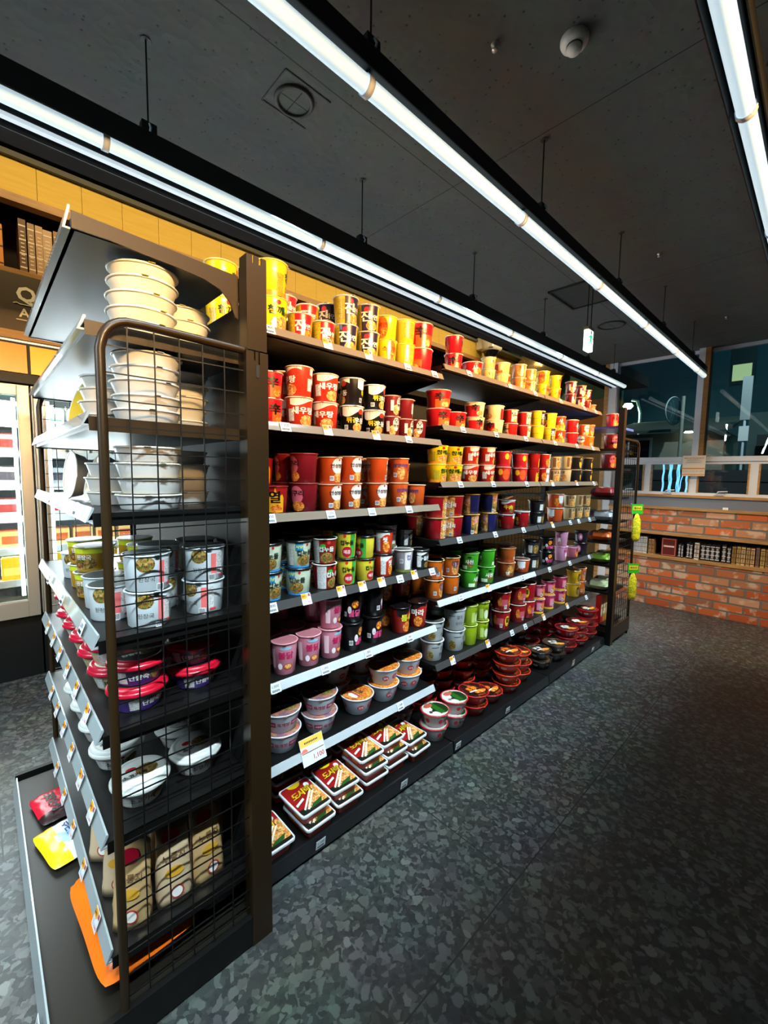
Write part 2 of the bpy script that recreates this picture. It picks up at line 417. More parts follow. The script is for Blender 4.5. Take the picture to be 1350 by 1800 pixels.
w = MB(); w.box(XW - 0.03, XW + .1, 0.875, 0.925, 1.52, 2.53, WHITE); w.box(XW - 0.03, XW + .1, 0.835, 0.875, 1.52, 2.53, WOODD); struct(w.obj('trim_window_post'))
for i, (a_, b_) in enumerate(((0.925, 1.64), (-1.0, 0.835), (-2.6, -1.04))):
    fr = MB().box(XW + .04, XW + .08, a_, b_, 2.50, 2.53, WHITE).obj('window_%d' % (i + 11)); struct(fr)
    MB().box(XW + .055, XW + .06, a_, b_, 1.52, 2.50, GLASS).obj('pane', fr)

# fascia above the coolers
YF = 3.35
YEL = wood_mat('yellow_fascia_board', (200, 162, 62), (208, 172, 74), 0.7)
w = MB(); x = -1.9
w.box(-2.5, 6.6, YF - .03, YF + .9, 3.06, 3.09, mat((70, 68, 62), 0.6))
struct(w.obj('trim_fascia_cap'))
xs = [-2.5, -1.9, -1.66, -1.44, -1.22, -1.0, -.77, -.55, -.33, -.11, .117, .337, .556, .776] + [round(.776 + .22 * k, 3) for k in range(1, 19)] + [5.0]
w = MB()
for a_, b_ in zip(xs[:-1], xs[1:]): w.box(a_ + .0012, b_ - .0012, YF, YF + .04, 2.868, 3.06, YEL)
w.box(-2.5, 5.0, YF + .01, YF + .05, 2.868, 3.06, BLACKM2)
w.box(5.0, 6.5, YF + .12, YF + .15, 2.7, 3.06, YEL)
struct(w.obj('trim_fascia_yellow'))
w = MB(); w.box(-2.5, 5.0, YF - .02, YF + .05, 2.822, 2.868, WOODD); w.box(-2.5, 5.0, YF, YF + .3, 2.43, 2.457, WOODD)
w.box(-2.5, 5.0, YF + .28, YF + .3, 2.457, 2.822, mat((44, 24, 14), 0.7)); struct(w.obj('trim_fascia_shelf'))
w = MB(); w.box(-2.5, 5.0, YF, YF + .05, 2.10, 2.43, mat((64, 50, 32), 0.6, name='brown_fascia_board')); 
w.box(-2.5, 5.0, YF - .03, YF + .05, 2.055, 2.10, WOODD); w.box(-2.5, 5.0, YF + .01, YF + .05, 1.81, 2.055, BLACKM2)
struct(w.obj('trim_fascia_brown'))
w = MB(); w.box(-2.5, 5.0, YF - .015, YF + .0, 2.042, 2.05, emit((240, 230, 205), 0.9)); struct(w.obj('trim_fascia_light_line'))
CREAMT = mat((226, 214, 190), 0.6)
w = MB()
put_text(w, 'Q', lambda a, b: (0.262 + a, YF - .002, 2.315 + b), 0.115, CREAMT, 0.03)
put_text(w, 'AND', lambda a, b: (0.30 + a, YF - .002, 2.215 + b), 0.07, CREAMT, 0.02)
w.tube([(.20, YF - .002, 2.262), (.215, YF - .002, 2.268), (.23, YF - .002, 2.262), (.4, YF - .002, 2.262)], .003, CREAMT)
w.box(.21, .4, YF - .004, YF - .001, 2.172, 2.176, CREAMT)
tag(w.obj('fascia_lettering'), 'cream letters Q AND on the dark brown board above the coolers', 'sign')
x = -1.537; k = 1
cols = [(240, 150, 30), (236, 190, 40)]
while x < 4.9:
    w = MB().box(x + .008, x + .44, YF - .012, YF + .0099, 1.865, 2.028, P_(cols[k % 2]))
    struct(w.obj('trim_header_panel')); x += .448; k += 1

# ------------------------------------------------------------------ hanging tube rows and ceiling pieces
TUBE = emit((198, 224, 236), 0.80, 'lit_tube')
HOUS = mat((12, 12, 12), 0.6, 0, 0, 'black_housing')
def tube_row(y, x0, x1, rods, label, thin=None, off=0.4, skirt=False):
    t = thing('hanging_tube_light', label, 'ceiling light', (x0, y, 2.18), 0, 'suspended tube light rows')
    MB().box(0, x1 - x0, -.022, .022, .045, .095, HOUS).obj('housing', t, bevel=.003)
    MB().tube([(0, 0, .02), (x1 - x0, 0, .02)], .019, TUBE, 14).obj('tube', t)
    if skirt:
        y1_ = (thin or 0) + .034
        k_ = MB(); k_.box(0, x1 - x0, -.034, y1_, .064, .068, HOUS); k_.box(0, x1 - x0, -.034, -.031, .020, .064, HOUS); k_.box(0, x1 - x0, y1_ - .003, y1_, .012, .064, HOUS); k_.obj('light_skirt', t)  # black skirt added to keep the tube light off the ceiling
    if thin:
        MB().box(0, x1 - x0, thin - .012, thin + .012, .028, .06, HOUS).obj('side_channel', t)
        MB().box(0, x1 - x0, thin - .009, thin + .009, .018, .028, emit((205, 215, 222), 0.7, 'lit_strip')).obj('side_strip', t)
        MB().box(0, x1 - x0, .02, thin, .06, .064, HOUS).obj('bridge_plate', t)
    x = off
    while x0 + x < x1 - .1:
        c = MB(); c.lathe([(.0205, -.008), (.0225, -.008), (.0225, .008), (.0205, .008)], WHITE, 14)
        c.v = [(z, vx, vy + .02) for vx, vy, z in c.v]; c.box(-.008, -.003, -.003, .003, .035, .075, WHITE); c.box(.003, .008, -.003, .003, .035, .075, WHITE)
        c.obj('clip', t, (x, -.0, 0)); x += 0.72
    for rx in rods:
        r = MB(); r.tube([(0, 0, .1), (0, 0, 2.53 - 2.18)], .0025, HOUS, 6); r.box(-.02, .02, -.012, .012, .09, .125, HOUS); r.tube([(0, -.012, .12), (0, -.022, .105), (0, -.012, .09)], .003, WHITE, 6)
        r.disc(.014, .348, HOUS, 10, up=False); r.obj('hanging_rod', t, (rx - x0, 0, 0))
tube_row(.81, -0.4, 4.6, [-.15, .71, 1.56, 2.4, 3.24, 4.1], 'middle row of white tubes hung over the open aisle floor', off=1.1)
tube_row(1.445, -0.9, 4.62, [-.4, .41, 1.23, 2.05, 2.9, 3.7, 4.3], 'left row of white tubes with a thin second strip above the shelves', thin=.085, off=1.2, skirt=True)
tube_row(.205, -0.5, 4.4, [.3, 1.2, 1.75, 2.6, 3.5], 'right row of white tubes cut by the top right corner', off=1.9, skirt=True)

w = thing('ceiling_speaker', 'round dark speaker ring in a square ceiling cutout left of the middle tubes', 'speaker', (.822, 1.318, 2.53))
MB().lathe([(.052, 0), (.052, -.006), (.062, -.006), (.066, 0)], HOUS, 36).obj('ring', w)
MB().disc(.052, -.002, CM, 36, up=False).obj('grille', w)
s_ = MB(); s_.box(-.082, .088, .068, .072, -.002, 0, HOUS); s_.box(-.082, -.078, -.08, .07, -.002, 0, HOUS); s_.box(-.082, .088, -.082, -.078, -.002, 0, HOUS); s_.obj('cutout_seam', w)
w = thing('ceiling_speaker', 'small round dark speaker ring in the ceiling beyond the exit sign', 'speaker', (3.75, 1.30, 2.53))
MB().lathe([(.085, 0), (.085, -.006), (.1, -.006), (.105, 0)], HOUS, 36).obj('ring', w)
MB().disc(.085, -.002, CM, 36, up=False).obj('grille', w)
w = thing('smoke_detector', 'white round smoke detector on the dark ceiling', 'smoke detector', (1.275, .585, 2.53))
MB().lathe([(.038, 0), (.038, -.008), (.034, -.016), (.02, -.02)], mat((225, 220, 210), .4), 32).obj('base', w)
MB().lathe([(.02, -.012), (.021, -.028), (.017, -.034), (.0001, -.036)], mat((225, 220, 210), .4), 28).obj('sensor_head', w)
MB().lathe([(.0215, -.019), (.0215, -.024)], mat((70, 66, 62), .5), 28).obj('sensor_slot', w)
for i, (x, y, l) in enumerate(((1.13, .75, 'tiny bright sprinkler head left of the smoke detector'), (2.76, .73, 'tiny sprinkler head on the ceiling right of the middle tubes'), (4.15, .62, 'tiny sprinkler head on the ceiling near the window'))):
    w = thing('sprinkler_head', l, 'sprinkler', (x, y, 2.53), 0, 'sprinkler heads')
    MB().lathe([(.012, 0), (.011, -.004), (.004, -.006), (.004, -.014)], mat((210, 205, 195), .3, .6), 14).obj('stem', w)
    MB().lathe([(.0001, -.014), (.009, -.014), (.009, -.016), (.0001, -.016)], mat((235, 235, 235), .2, .6), 14).obj('deflector', w)
w = thing('air_vent', 'dark square louvred air vent in the ceiling before the exit sign', 'air vent', (3.0, 1.22, 2.53))
v_ = MB()
for a_ in (-.2, .19): v_.box(a_, a_ + .01, -.16, .16, -.012, 0, mat((40, 42, 42), .5)); 
for a_ in (-.16, .15): v_.box(-.2, .2, a_, a_ + .01, -.012, 0, mat((40, 42, 42), .5))
v_.obj('frame', w)
v_ = MB()
for k in range(11): v_.add([(-.18 + .034 * k, -.15, -.001), (-.165 + .034 * k, -.15, -.01), (-.165 + .034 * k, .15, -.01), (-.18 + .034 * k, .15, -.001)], [(0, 1, 2, 3)], mat((66, 70, 70), .4))
v_.obj('slats', w)
w = thing('exit_sign', 'glowing white exit sign with a green running figure hung from the ceiling', 'exit sign', (2.80, 1.1, 2.09))
MB().box(-.045, .045, -.016, .016, .125, .142, mat((150, 120, 80), .4)).obj('cap', w, bevel=.003)
MB().box(-.04, .04, -.015, .015, 0, .125, emit((225, 245, 250), 2.6, 'lit_sign_face')).obj('panel', w, bevel=.004)
g_ = MB(); GR = emit((0, 150, 110), 1.0, 'green_sign_ink')
g_.disc(.011, 0, GR, 16, (0, .04)); g_.add([(-.012, .026, 0), (.014, .03, 0), (.006, -.004, 0), (-.016, -.002, 0)], [(0, 3, 2, 1)], GR)
g_.add([(-.016, 0, 0), (.004, -.004, 0), (.03, -.03, 0), (.022, -.036, 0)], [(0, 3, 2, 1)], GR); g_.add([(-.014, 0, 0), (-.004, -.002, 0), (-.024, -.042, 0), (-.034, -.04, 0)], [(0, 3, 2, 1)], GR)
g_.add([(.012, .028, 0), (.034, .012, 0), (.03, .005, 0), (.01, .018, 0)], [(0, 3, 2, 1)], GR); g_.add([(-.01, .024, 0), (-.036, .014, 0), (-.034, .006, 0), (-.012, .014, 0)], [(0, 3, 2, 1)], GR)
g_.v = [(x, -.0165, y * 1.1 + .064) for x, y, z in g_.v]; g_.obj('running_figure', w)
r = MB(); r.tube([(-.03, 0, .14), (-.03, 0, .44)], .003, HOUS, 6); r.tube([(.03, 0, .14), (.03, 0, .44)], .003, HOUS, 6); r.obj('hanging_rods', w)

w = thing('dome_camera', 'white dome security camera at the end of the yellow fascia', 'security camera', (4.98, 3.2, 2.94), 0)
MB().lathe([(.0001, .16), (.15, .16), (.15, .14), (.14, .03), (.11, .0)], mat((226, 222, 212), .35), 32).obj('housing', w)
MB().box(-.13, -.02, -.1, .15, .02, .17, mat((226, 222, 212), .35)).obj('wall_bracket', w, bevel=.01)
MB().lathe([(.1, 0.0), (.085, -.05), (.05, -.08), (.0001, -.09)], BLACKCAP, 28).obj('lens_dome', w)
w = thing('convex_mirror', 'round convex security mirror coloured like reflected yellow light under the ceiling', 'mirror', (6.2, 3.1, 2.93), rot=(0, 0, 0))
mm_ = MB(); pr = [(.001, .12), (.12, .112), (.22, .085), (.3, .045), (.345, 0)]
mm_.lathe(pr, mat((206, 178, 122), .22, .75, name='mirror_reflection_tint'), 40); mm_.lathe([(.345, 0), (.36, -.012), (.33, -.02), (.0001, -.02)], mat((90, 84, 70), .4), 40)  # tan face colour paints in the yellow reflection
mr = mm_.obj('mirror_bowl', w, fix=True); mr.rotation_euler = (Vector((-.85, -.5, -.1))).to_track_quat('Z', 'Y').to_euler()

# ------------------------------------------------------------------ coolers along the rear wall
ALU = mat((190, 186, 176), .35, .3, name='pale_metal_frame')
STEEL = mat((200, 205, 208), .3, .2)
INW = mat((225, 232, 235), .4)
CX = [-.5 + .76 * k for k in range(-1, 7)]
first = None
for k, cx in enumerate(CX):
    words = ['leftmost open white cooler mostly outside the frame', 'bright glass door cooler left of the shelf end, showing yellow packs', 'bright glass door cooler seen through the wire side of the shelf end', 'bright glass door cooler third from the left edge behind the shelves', 'bright glass door cooler behind the middle shelf bay', 'bright glass door cooler behind the middle and far bays', 'bright glass door cooler behind the far shelf bay', 'bright glass door cooler at the end of the row near the green wall'][k]
    if k == 0: continue
    if first is None:
        t = thing('display_cooler', words, 'cooler', (cx, YF, 0), 0, 'glass door coolers along the rear wall')
        W = .75
        b = MB(); b.box(0, W, .03, .8, 0, .395, BLACKM2); b.obj('plinth', t)
        b = MB(); b.box(0, W, .75, .8, .395, 1.80, INW); b.box(0, .02, .03, .75, .395, 1.8, INW); b.box(W - .02, W, .03, .75, .395, 1.8, INW); b.box(.02, W - .02, .03, .75, 1.78, 1.8, INW); b.box(.02, W - .02, .03, .75, .395, .42, INW); b.obj('casing', t)
        d = MB(); d.box(.004, .06, -.03, .02, .40, 1.79, ALU); d.box(W - .06, W - .004, -.03, .02, .40, 1.79, ALU); d.box(.06, W - .06, -.03, .02, .40, .50, ALU); d.box(.06, W - .06, -.03, .02, 1.73, 1.79, ALU)
        dd = d.obj('door_frame', t, bevel=.003)
        MB().box(.06, W - .06, -.01, -.006, .5, 1.73, GLASS).obj('glass_pane', dd)
        h = MB(); h.box(.018, .036, -.06, -.045, .92, 1.30, STEEL); h.box(.018, .036, -.045, -.03, .92, .94, STEEL); h.box(.018, .036, -.045, -.03, 1.28, 1.30, STEEL); h.obj('door_handle', dd, bevel=.002)
        for z in (.60, .80, 1.0, 1.2, 1.4, 1.58):
            sf = MB(); sf.box(.03, W - .03, .1, .6, z - .012, z, INW); s2 = sf.obj('shelf', t)
            MB().box(.03, W - .03, .085, .1, z - .03, z + .012, STEEL).obj('shelf_rail', s2)
        l = MB(); l.box(W - .085, W - .066, .03, .06, .52, 1.72, emit((235, 248, 250), 2.4, 'cooler_lamp')); l.box(.066, .085, .03, .06, .52, 1.72, emit((235, 248, 250), 2.4, 'cooler_lamp')); l.obj('light_strip', t)
        first = t
    else:
        copy_thing(first, (cx, YF, 0), 0, words)
# goods in the two coolers that show at the left edge
CG = [((245, 205, 40), (250, 230, 120)), ((230, 180, 110), (190, 90, 40)), ((235, 238, 240), (180, 60, 60)), ((215, 225, 230), (90, 90, 110)), ((240, 240, 240), (200, 40, 60)), ((230, 240, 235), (60, 140, 80))]
zs_ = [.60, .80, 1.0, 1.2, 1.4, 1.58]
on = ['lowest', 'second', 'third', 'fourth', 'fifth', 'top']
ordw = ['first', 'second', 'third', 'fourth', 'fifth', 'sixth', 'seventh', 'eighth', 'ninth', 'tenth', 'eleventh', 'twelfth', 'thirteenth', 'fourteenth', 'fifteenth']
for q in range(6):
    a, b2 = CG[q]
    cw = ['yellow', 'tan', 'white', 'pale grey', 'white', 'pale mint'][q]
    for c_, (cx, where) in enumerate(((-.5, 'cooler left of shelf end'), (.26, 'cooler behind wire side'))):
        for n in range(5):
            xx = cx + .115 + n * .13
            t = thing('chilled_pack', '%s chilled pack, %s from left, %s rack, %s' % (cw, ordw[n], on[q], where), 'food pack', (xx, YF + .2, zs_[q] + .0005), 0, 'packs in the coolers')
            bb = MB(); bb.box(-.055, .055, -.05, .05, 0, .11 if q else .14, P_(a)); bb.box(-.045, .045, -.0508, -.05, .03, .08, P_(b2)); bb.obj('box', t, bevel=.006)
            MB().box(-.05, .05, -.045, .045, .1105 if q else .1405, .118 if q else .148, P_(b2)).obj('lid', t, bevel=.002)

# books on the fascia shelf
bk = [(.135, .075, .245, (206, 130, 40), 0), (.262, .034, .31, (96, 66, 40), 1), (.302, .032, .30, (150, 116, 84), 1), (.34, .034, .30, (176, 136, 100), 1), (.38, .044, .29, (184, 150, 116), 1), (.43, .04, .3, (150, 110, 70), 1), (.04, .06, .28, (170, 100, 40), 0)]
bw = ['thick orange', 'dark brown patterned', 'tan patterned', 'pale tan patterned', 'cream tan', 'mid brown', 'rusty orange']
def book(x, y, z, wd, h, dp, c, label, group, rz=0, deco=1, tilt=0, accent=(214, 186, 140)):
    t = thing('book', label, 'book', (x, y, z), rz, group)
    cv = MB(); A = mat(c, .5); B = mat(accent, .45)
    cv.box(-wd / 2, wd / 2, 0, .004, 0, h, A); cv.box(-wd / 2, -wd / 2 + .003, .004, dp, 0, h, A); cv.box(wd / 2 - .003, wd / 2, .004, dp, 0, h, A)
    for k in range(3 + deco): 
        zz = h * (.12 + .76 * k / (2 + deco)); cv.box(-wd / 2 + .001, wd / 2 - .001, -.0015, 0, zz - .004, zz + .004, B)
    if deco: 
        for k in range(9): cv.box(-wd * .25, wd * .25, -.001, 0, h * (.2 + .07 * k), h * (.2 + .07 * k) + .006, B)
    cv.obj('cover', t); MB().box(-wd / 2 + .003, wd / 2 - .003, .004, dp - .004, .003, h - .004, mat((214, 204, 180), .8)).obj('pages', t)
    if tilt: t.rotation_euler = (0, tilt, rz) if rz == 0 else (tilt, 0, rz)
    return t
for (x, wd, h, c, dc), nm in zip(bk, bw):
    book(x, YF + .05, 2.4575, wd, h, .16, c, '%s book spine on the shelf above the coolers' % nm, 'books above the coolers', 0, dc, accent=(60, 40, 26) if dc == 0 else (222, 200, 170))

# books in the brick recess: (y centre, width, height, colour, words)
rb = [(1.372, .028, .17, (176, 184, 190), 'pale grey'), (1.342, .026, .168, (200, 205, 208), 'light silver'), (1.313, .026, .172, (190, 196, 200), 'silver'), (1.28, .032, .174, (205, 208, 210), 'wide silver'), (1.236, .02, .155, (190, 150, 100), 'first tan leaning'), (1.210, .02, .155, (180, 140, 96), 'second tan leaning')]
for y, wd, h, c, nm in rb:
    book(XW + .04, y, .5225, wd, h, .14, c, '%s book in the brick wall recess near the shelf end' % nm, 'books in the brick recess', -PI / 2, 1, 0 if 'leaning' not in nm else 0.0, (120, 124, 130) if 'silver' in nm or 'grey' in nm else (70, 46, 30))
t = thing('framed_book', 'large maroon book with a pink border standing face out in the recess', 'book', (XW + .03, 1.065, .5225), -PI / 2, 'books in the brick recess')
f_ = MB(); f_.box(-.065, .065, 0, .03, 0, .185, mat((98, 34, 32), .4)); f_.obj('cover', t)
f_ = MB(); PK = mat((190, 110, 100), .5)
f_.box(-.058, .058, -.001, 0, .008, .014, PK); f_.box(-.058, .058, -.001, 0, .171, .177, PK); f_.box(-.058, -.052, -.001, 0, .014, .171, PK); f_.box(.052, .058, -.001, 0, .014, .171, PK)
for k in range(8): f_.box(-.044 + .0115 * k, -.035 + .0115 * k, -.0015, 0, .093, .108, mat((235, 215, 205), .5))
f_.obj('cover_print', t)
yb = [(.975, .018, .135, (40, 44, 50)), (.952, .016, .13, (30, 32, 38)), (.905, .022, .155, (24, 24, 28)), (.88, .022, .15, (26, 26, 30)), (.835, .036, .165, (210, 208, 205)), (.785, .034, .158, (20, 20, 24)), (.748, .034, .158, (20, 20, 24)), (.711, .034, .158, (20, 20, 24)), (.674, .034, .158, (20, 20, 24)), (.625, .03, .17, (44, 42, 44)), (.588, .026, .155, (26, 24, 26)),
      (.552, .028, .165, (150, 116, 60)), (.518, .026, .168, (186, 156, 100)), (.486, .028, .168, (200, 176, 128)), (.452, .026, .166, (176, 150, 96)), (.420, .026, .165, (206, 170, 130)), (.386, .024, .175, (120, 90, 84)), (.352, .028, .17, (180, 160, 84)), (.318, .028, .168, (150, 120, 70)), (.284, .028, .165, (120, 80, 50)), (.25, .028, .168, (170, 140, 100)), (.216, .026, .16, (90, 60, 50))]
yn = ['slim slate', 'slim charcoal', 'first black', 'second black', 'wide white', 'black set first', 'black set second', 'black set third', 'black set last', 'dark grey lettered', 'narrow black lettered', 'ochre', 'first sand coloured', 'cream', 'olive tan', 'peach tan', 'mauve brown', 'yellow green', 'brown rounded', 'dark brown', 'warm tan', 'maroon brown']
for (y, wd, h, c), nm in zip(yb, yn):
    book(XW + .04, y, .5225, wd, h, .14, c, '%s book spine in the brick recess right of the maroon book' % nm, 'books in the brick recess', -PI / 2, 1, 0, (205, 205, 208) if sum(c) < 160 else (90, 66, 44))
t = thing('wall_notice', 'white notice board with orange bands fixed at the window post foot', 'notice', (XW - .035, .90, 1.335))
MB().box(0, .008, -.09, .09, 0, .195, mat((232, 222, 206), .4)).obj('board', t)
f_ = MB(); OR = mat((214, 150, 80), .4)
f_.box(-.001, 0, -.088, .088, .065, .078, OR); f_.box(-.001, 0, -.088, .088, .006, .018, OR)
for zz, w2, cc, hh in ((.172, .075, (180, 50, 50), .007), (.155, .05, (90, 90, 90), .004), (.141, .06, (90, 90, 90), .004), (.128, .055, (90, 90, 90), .004), (.048, .08, (150, 130, 110), .005), (.03, .08, (150, 150, 150), .003)):
    yy = -w2
    while yy < w2: f_.box(-.001, 0, yy, yy + random.uniform(.003, .008), zz - hh, zz + hh * .4, mat(cc, .5)); yy += .011
f_.obj('notice_print', t)
t = thing('sill_sticker', 'small white sticker on the grey blue sill board', 'sticker', (XW - .0215, .635, 1.0255))
MB().box(0, .002, -.02, .02, 0, .022, mat((240, 240, 240), .4)).obj('paper', t)

# ------------------------------------------------------------------ outside the window
FAC = mat((26, 64, 76), .8, name='teal_render')
struct(MB().box(5.3, 16, -9, 9, -.3, -.12, mat((40, 44, 46), .8)).obj('ground'))
t = thing('teal_building', 'tall dark teal building across the street with small lit windows', 'building', (11.2, 0, -.12))
MB().box(0, 3, -7, 4.4, 0, 8, FAC).obj('wall', t)
wn = MB(); wn.box(-.03, 0, 1.15, 1.53, 3.35, 4.35, mat((18, 26, 30), .4)); wf = wn.obj('window', t)
MB().box(-.035, -.03, 1.2, 1.5, 3.42, 3.74, emit((190, 205, 150), .55, 'lit_room')).obj('lower_pane', wf)
MB().box(-.035, -.03, 1.2, 1.5, 4.05, 4.3, mat((80, 84, 78), .3)).obj('upper_pane', wf)
MB().box(-.034, -.03, 1.2, 1.36, 4.08, 4.13, emit((230, 220, 150), .8, 'lamp_in_room')).obj('room_lamp', wf)
t = thing('white_house', 'low pale house beyond the glass with one dark window', 'house', (7.6, 1.95, -.12))
HW = mat((140, 140, 124), .8)
MB().box(0, 1.35, -.9, .55, 0, 2.12, HW).obj('wall', t)
fw = MB(); fw.box(-.02, 0, -.02, .32, 1.72, 2.06, WHITE); f2 = fw.obj('window', t); MB().box(-.024, -.02, .01, .29, 1.75, 2.02, mat((26, 22, 20), .2)).obj('pane', f2)
MB().add([(-.15, -1.0, 2.12), (-.15, .65, 2.12), (1.35, .65, 2.42), (1.35, -1.0, 2.42), (-.15, -1.0, 2.16), (-.15, .65, 2.16), (1.35, .65, 2.46), (1.35, -1.0, 2.46)], [(0, 1, 2, 3), (7, 6, 5, 4), (0, 4, 5, 1), (0, 3, 7, 4), (1, 5, 6, 2), (2, 6, 7, 3)], mat((70, 70, 62), .8)).obj('roof', t)
t = thing('grey_shop_front', 'grey shop front with a dark canopy beyond the right pane', 'building', (9.0, -.35, -.12))
MB().box(0, 2, -2.6, 1.3, 0, 2.5, mat((86, 96, 92), .8)).obj('wall', t)
MB().box(-.35, 0, -.7, 1.15, 1.95, 2.12, mat((24, 30, 30), .6)).obj('canopy', t)
t = thing('street_lamp', 'bright street lamp glowing beyond the left end of the window', 'street lamp', (9.2, 2.73, -.17))
MB().tube([(0, -.16, 0), (0, -.16, 2.72), (0, -.10, 2.95), (0, 0, 2.98)], .025, mat((150, 160, 150), .5)).obj('pole', t)
MB().lathe([(.001, .06), (.06, .05), (.09, 0), (.05, -.05), (.001, -.06)], emit((235, 255, 215), 14.0, 'street_lamp_glow'), 20, (0, .06, 2.87)).obj('lamp_head', t)
t = thing('wall_lamp', 'small bright wall lamp on the low house left of the window post', 'wall lamp', (7.5, 1.45, 2.0))
MB().lathe([(.001, .02), (.03, .02), (.06, -.02), (.001, -.03)], emit((245, 250, 235), 6.0, 'wall_lamp_glow'), 20).obj('shade', t)
MB().box(0, .1, -.01, .01, .0, .02, WHITE).obj('arm', t)
t = thing('traffic_mirror', 'round traffic mirror on a pole beyond the glass', 'traffic mirror', (7.0, 1.44, -.12))
MB().tube([(0, 0, 0), (0, 0, 2.55)], .022, mat((150, 150, 140), .5)).obj('pole', t)
mm_ = MB(); mm_.lathe([(.001, .03), (.15, .012), (.19, 0)], mat((90, 130, 140), .1, .8), 28); mm_.lathe([(.19, 0), (.2, -.01), (.001, -.03)], mat((190, 200, 200), .4), 28)
mo = mm_.obj('mirror_disc', t, (0.0, .09, 2.36), fix=True); mo.rotation_euler = Vector((-.35, -1, .0)).to_track_quat('Z', 'Y').to_euler()
t = thing('sign_pole', 'thin white pole sign beyond the right window pane', 'sign', (7.2, .80, -.12))
MB().tube([(0, 0, 0), (0, 0, 2.2)], .015, WHITE).obj('pole', t)
MB().box(-.02, .02, -.05, .05, 2.2, 2.75, mat((150, 160, 160), .4)).obj('banner', t)
MB().box(-.026, -.02, -.05, .05, 1.93, 2.12, mat((225, 228, 228), .4)).obj('number_plate', t)
t = thing('slatted_fence', 'low grey slatted wall just outside the small lower windows', 'fence', (6.3, -.5, -.12))
sl = MB()
for k in range(11): sl.box(0, .03, -2.6, 2.3, .14 * k + .008, .14 * k + .136, mat((72, 74, 76), .6))
sl.box(.03, .06, -2.6, 2.3, 0, 1.54, mat((40, 42, 44), .7)); sl.obj('slats', t)
ICE = emit((120, 200, 255), 1.6, 'blue_light_string')
for k in range(9):
    t = thing('light_string', 'icy blue light strand outside the small window, %s from left' % ordw[k], 'light string', (5.45, 1.255 - .036 * k - .02 * (k % 2), 1.505), 0, 'icy blue hanging light strands')
    st = MB(); st.tube([(0, .004 * math.sin(j * 1.7 + k) + (.012 * j if k in (5, 8) else 0) * .5, .002 - .042 * j) for j in range(10)], .005 if k % 2 else .009, ICE, 6); st.obj('strand', t)
MBt = MB(); MBt.tube([(5.105, 1.30, 1.50), (5.45, 1.30, 1.512), (5.45, .84, 1.512), (5.105, .84, 1.50)], .006, HOUS, 6); tag(MBt.obj('light_string_bar'), 'thin bar from which the blue light strands hang outside', 'bar')

# ------------------------------------------------------------------ price tags and rails
TAGW = mat((214, 220, 226), .4, name='tag_card'); INK = mat((30, 32, 36), .5, name='tag_ink'); TORG = mat((240, 160, 20), .4, name='tag_orange'); TRED = mat((200, 60, 60), .4)
def tag_mesh(kind, price):
    m = MB()
    if kind == 2:
        m.box(-.05, .05, -.001, 0, -.035, .055, TAGW); m.box(-.049, .049, -.0015, -.001, .028, .054, mat((236, 190, 80), .4))
        for k in range(9): m.box(-.03 + .0065 * k, -.026 + .0065 * k, -.002, -.0015, .036, .042, INK)
        m.box(-.046, .046, -.002, -.001, .006, .008, mat((120, 70, 50), .4)); m.add([(-.035 + .014 * math.cos(q), -.0018, .01 + .012 * math.sin(q)) for q in [PI * j / 10 for j in range(11)]], [tuple(range(11))], mat((230, 120, 100), .4))
        put_text(m, price, lambda a, b: (.02 + a, -.0018, -.016 + b), .022, TRED); return m
    m.box(-.019, .019, -.001, 0, -.016, .016 if kind == 0 else .024, TAGW)
    if kind == 0:
        put_text(m, price, lambda a, b: (a, -.0018, .005 + b), .013, INK, .01)
        for k in range(10): m.box(-.014 + .0028 * k, -.0125 + .0028 * k, -.0016, -.001, -.012, -.005, INK)
    else:
        m.box(-.0185, -.001, -.0014, -.001, .005, .0235, TORG); m.add([(.0 + .006 * math.cos(q), -.0015, .0145 + .009 * math.sin(q)) for q in [-PI / 2 + PI * j / 10 for j in range(11)]], [tuple(range(11))], TORG)
        put_text(m, '3+1' if kind == 1 else '2+1', lambda a, b: (-.009 + a, -.0022, .0145 + b), .011, INK, .03)
        m.box(.008, .017, -.0014, -.001, .012, .022, mat((160, 60, 70), .4)); put_text(m, price, lambda a, b: (.008 + a, -.0018, -.007 + b), .009, TRED, .01)
        for k in range(4): m.box(-.016, -.004, -.0016, -.001, -.012 + .004 * k, -.0105 + .004 * k, mat((150, 150, 158), .5))
    return m
_tm = {}
def tagm(kind, price):
    if (kind, price) not in _tm: _tm[(kind, price)] = tag_mesh(kind, price).mesh('price_tag')
    return _tm[(kind, price)]
def put_tag(parent, kind, price, loc, rot):
    o = bpy.data.objects.new('price_tag', tagm(kind, price)); col.objects.link(o); o.parent = parent; o.location = loc; o.rotation_euler = rot
    return o

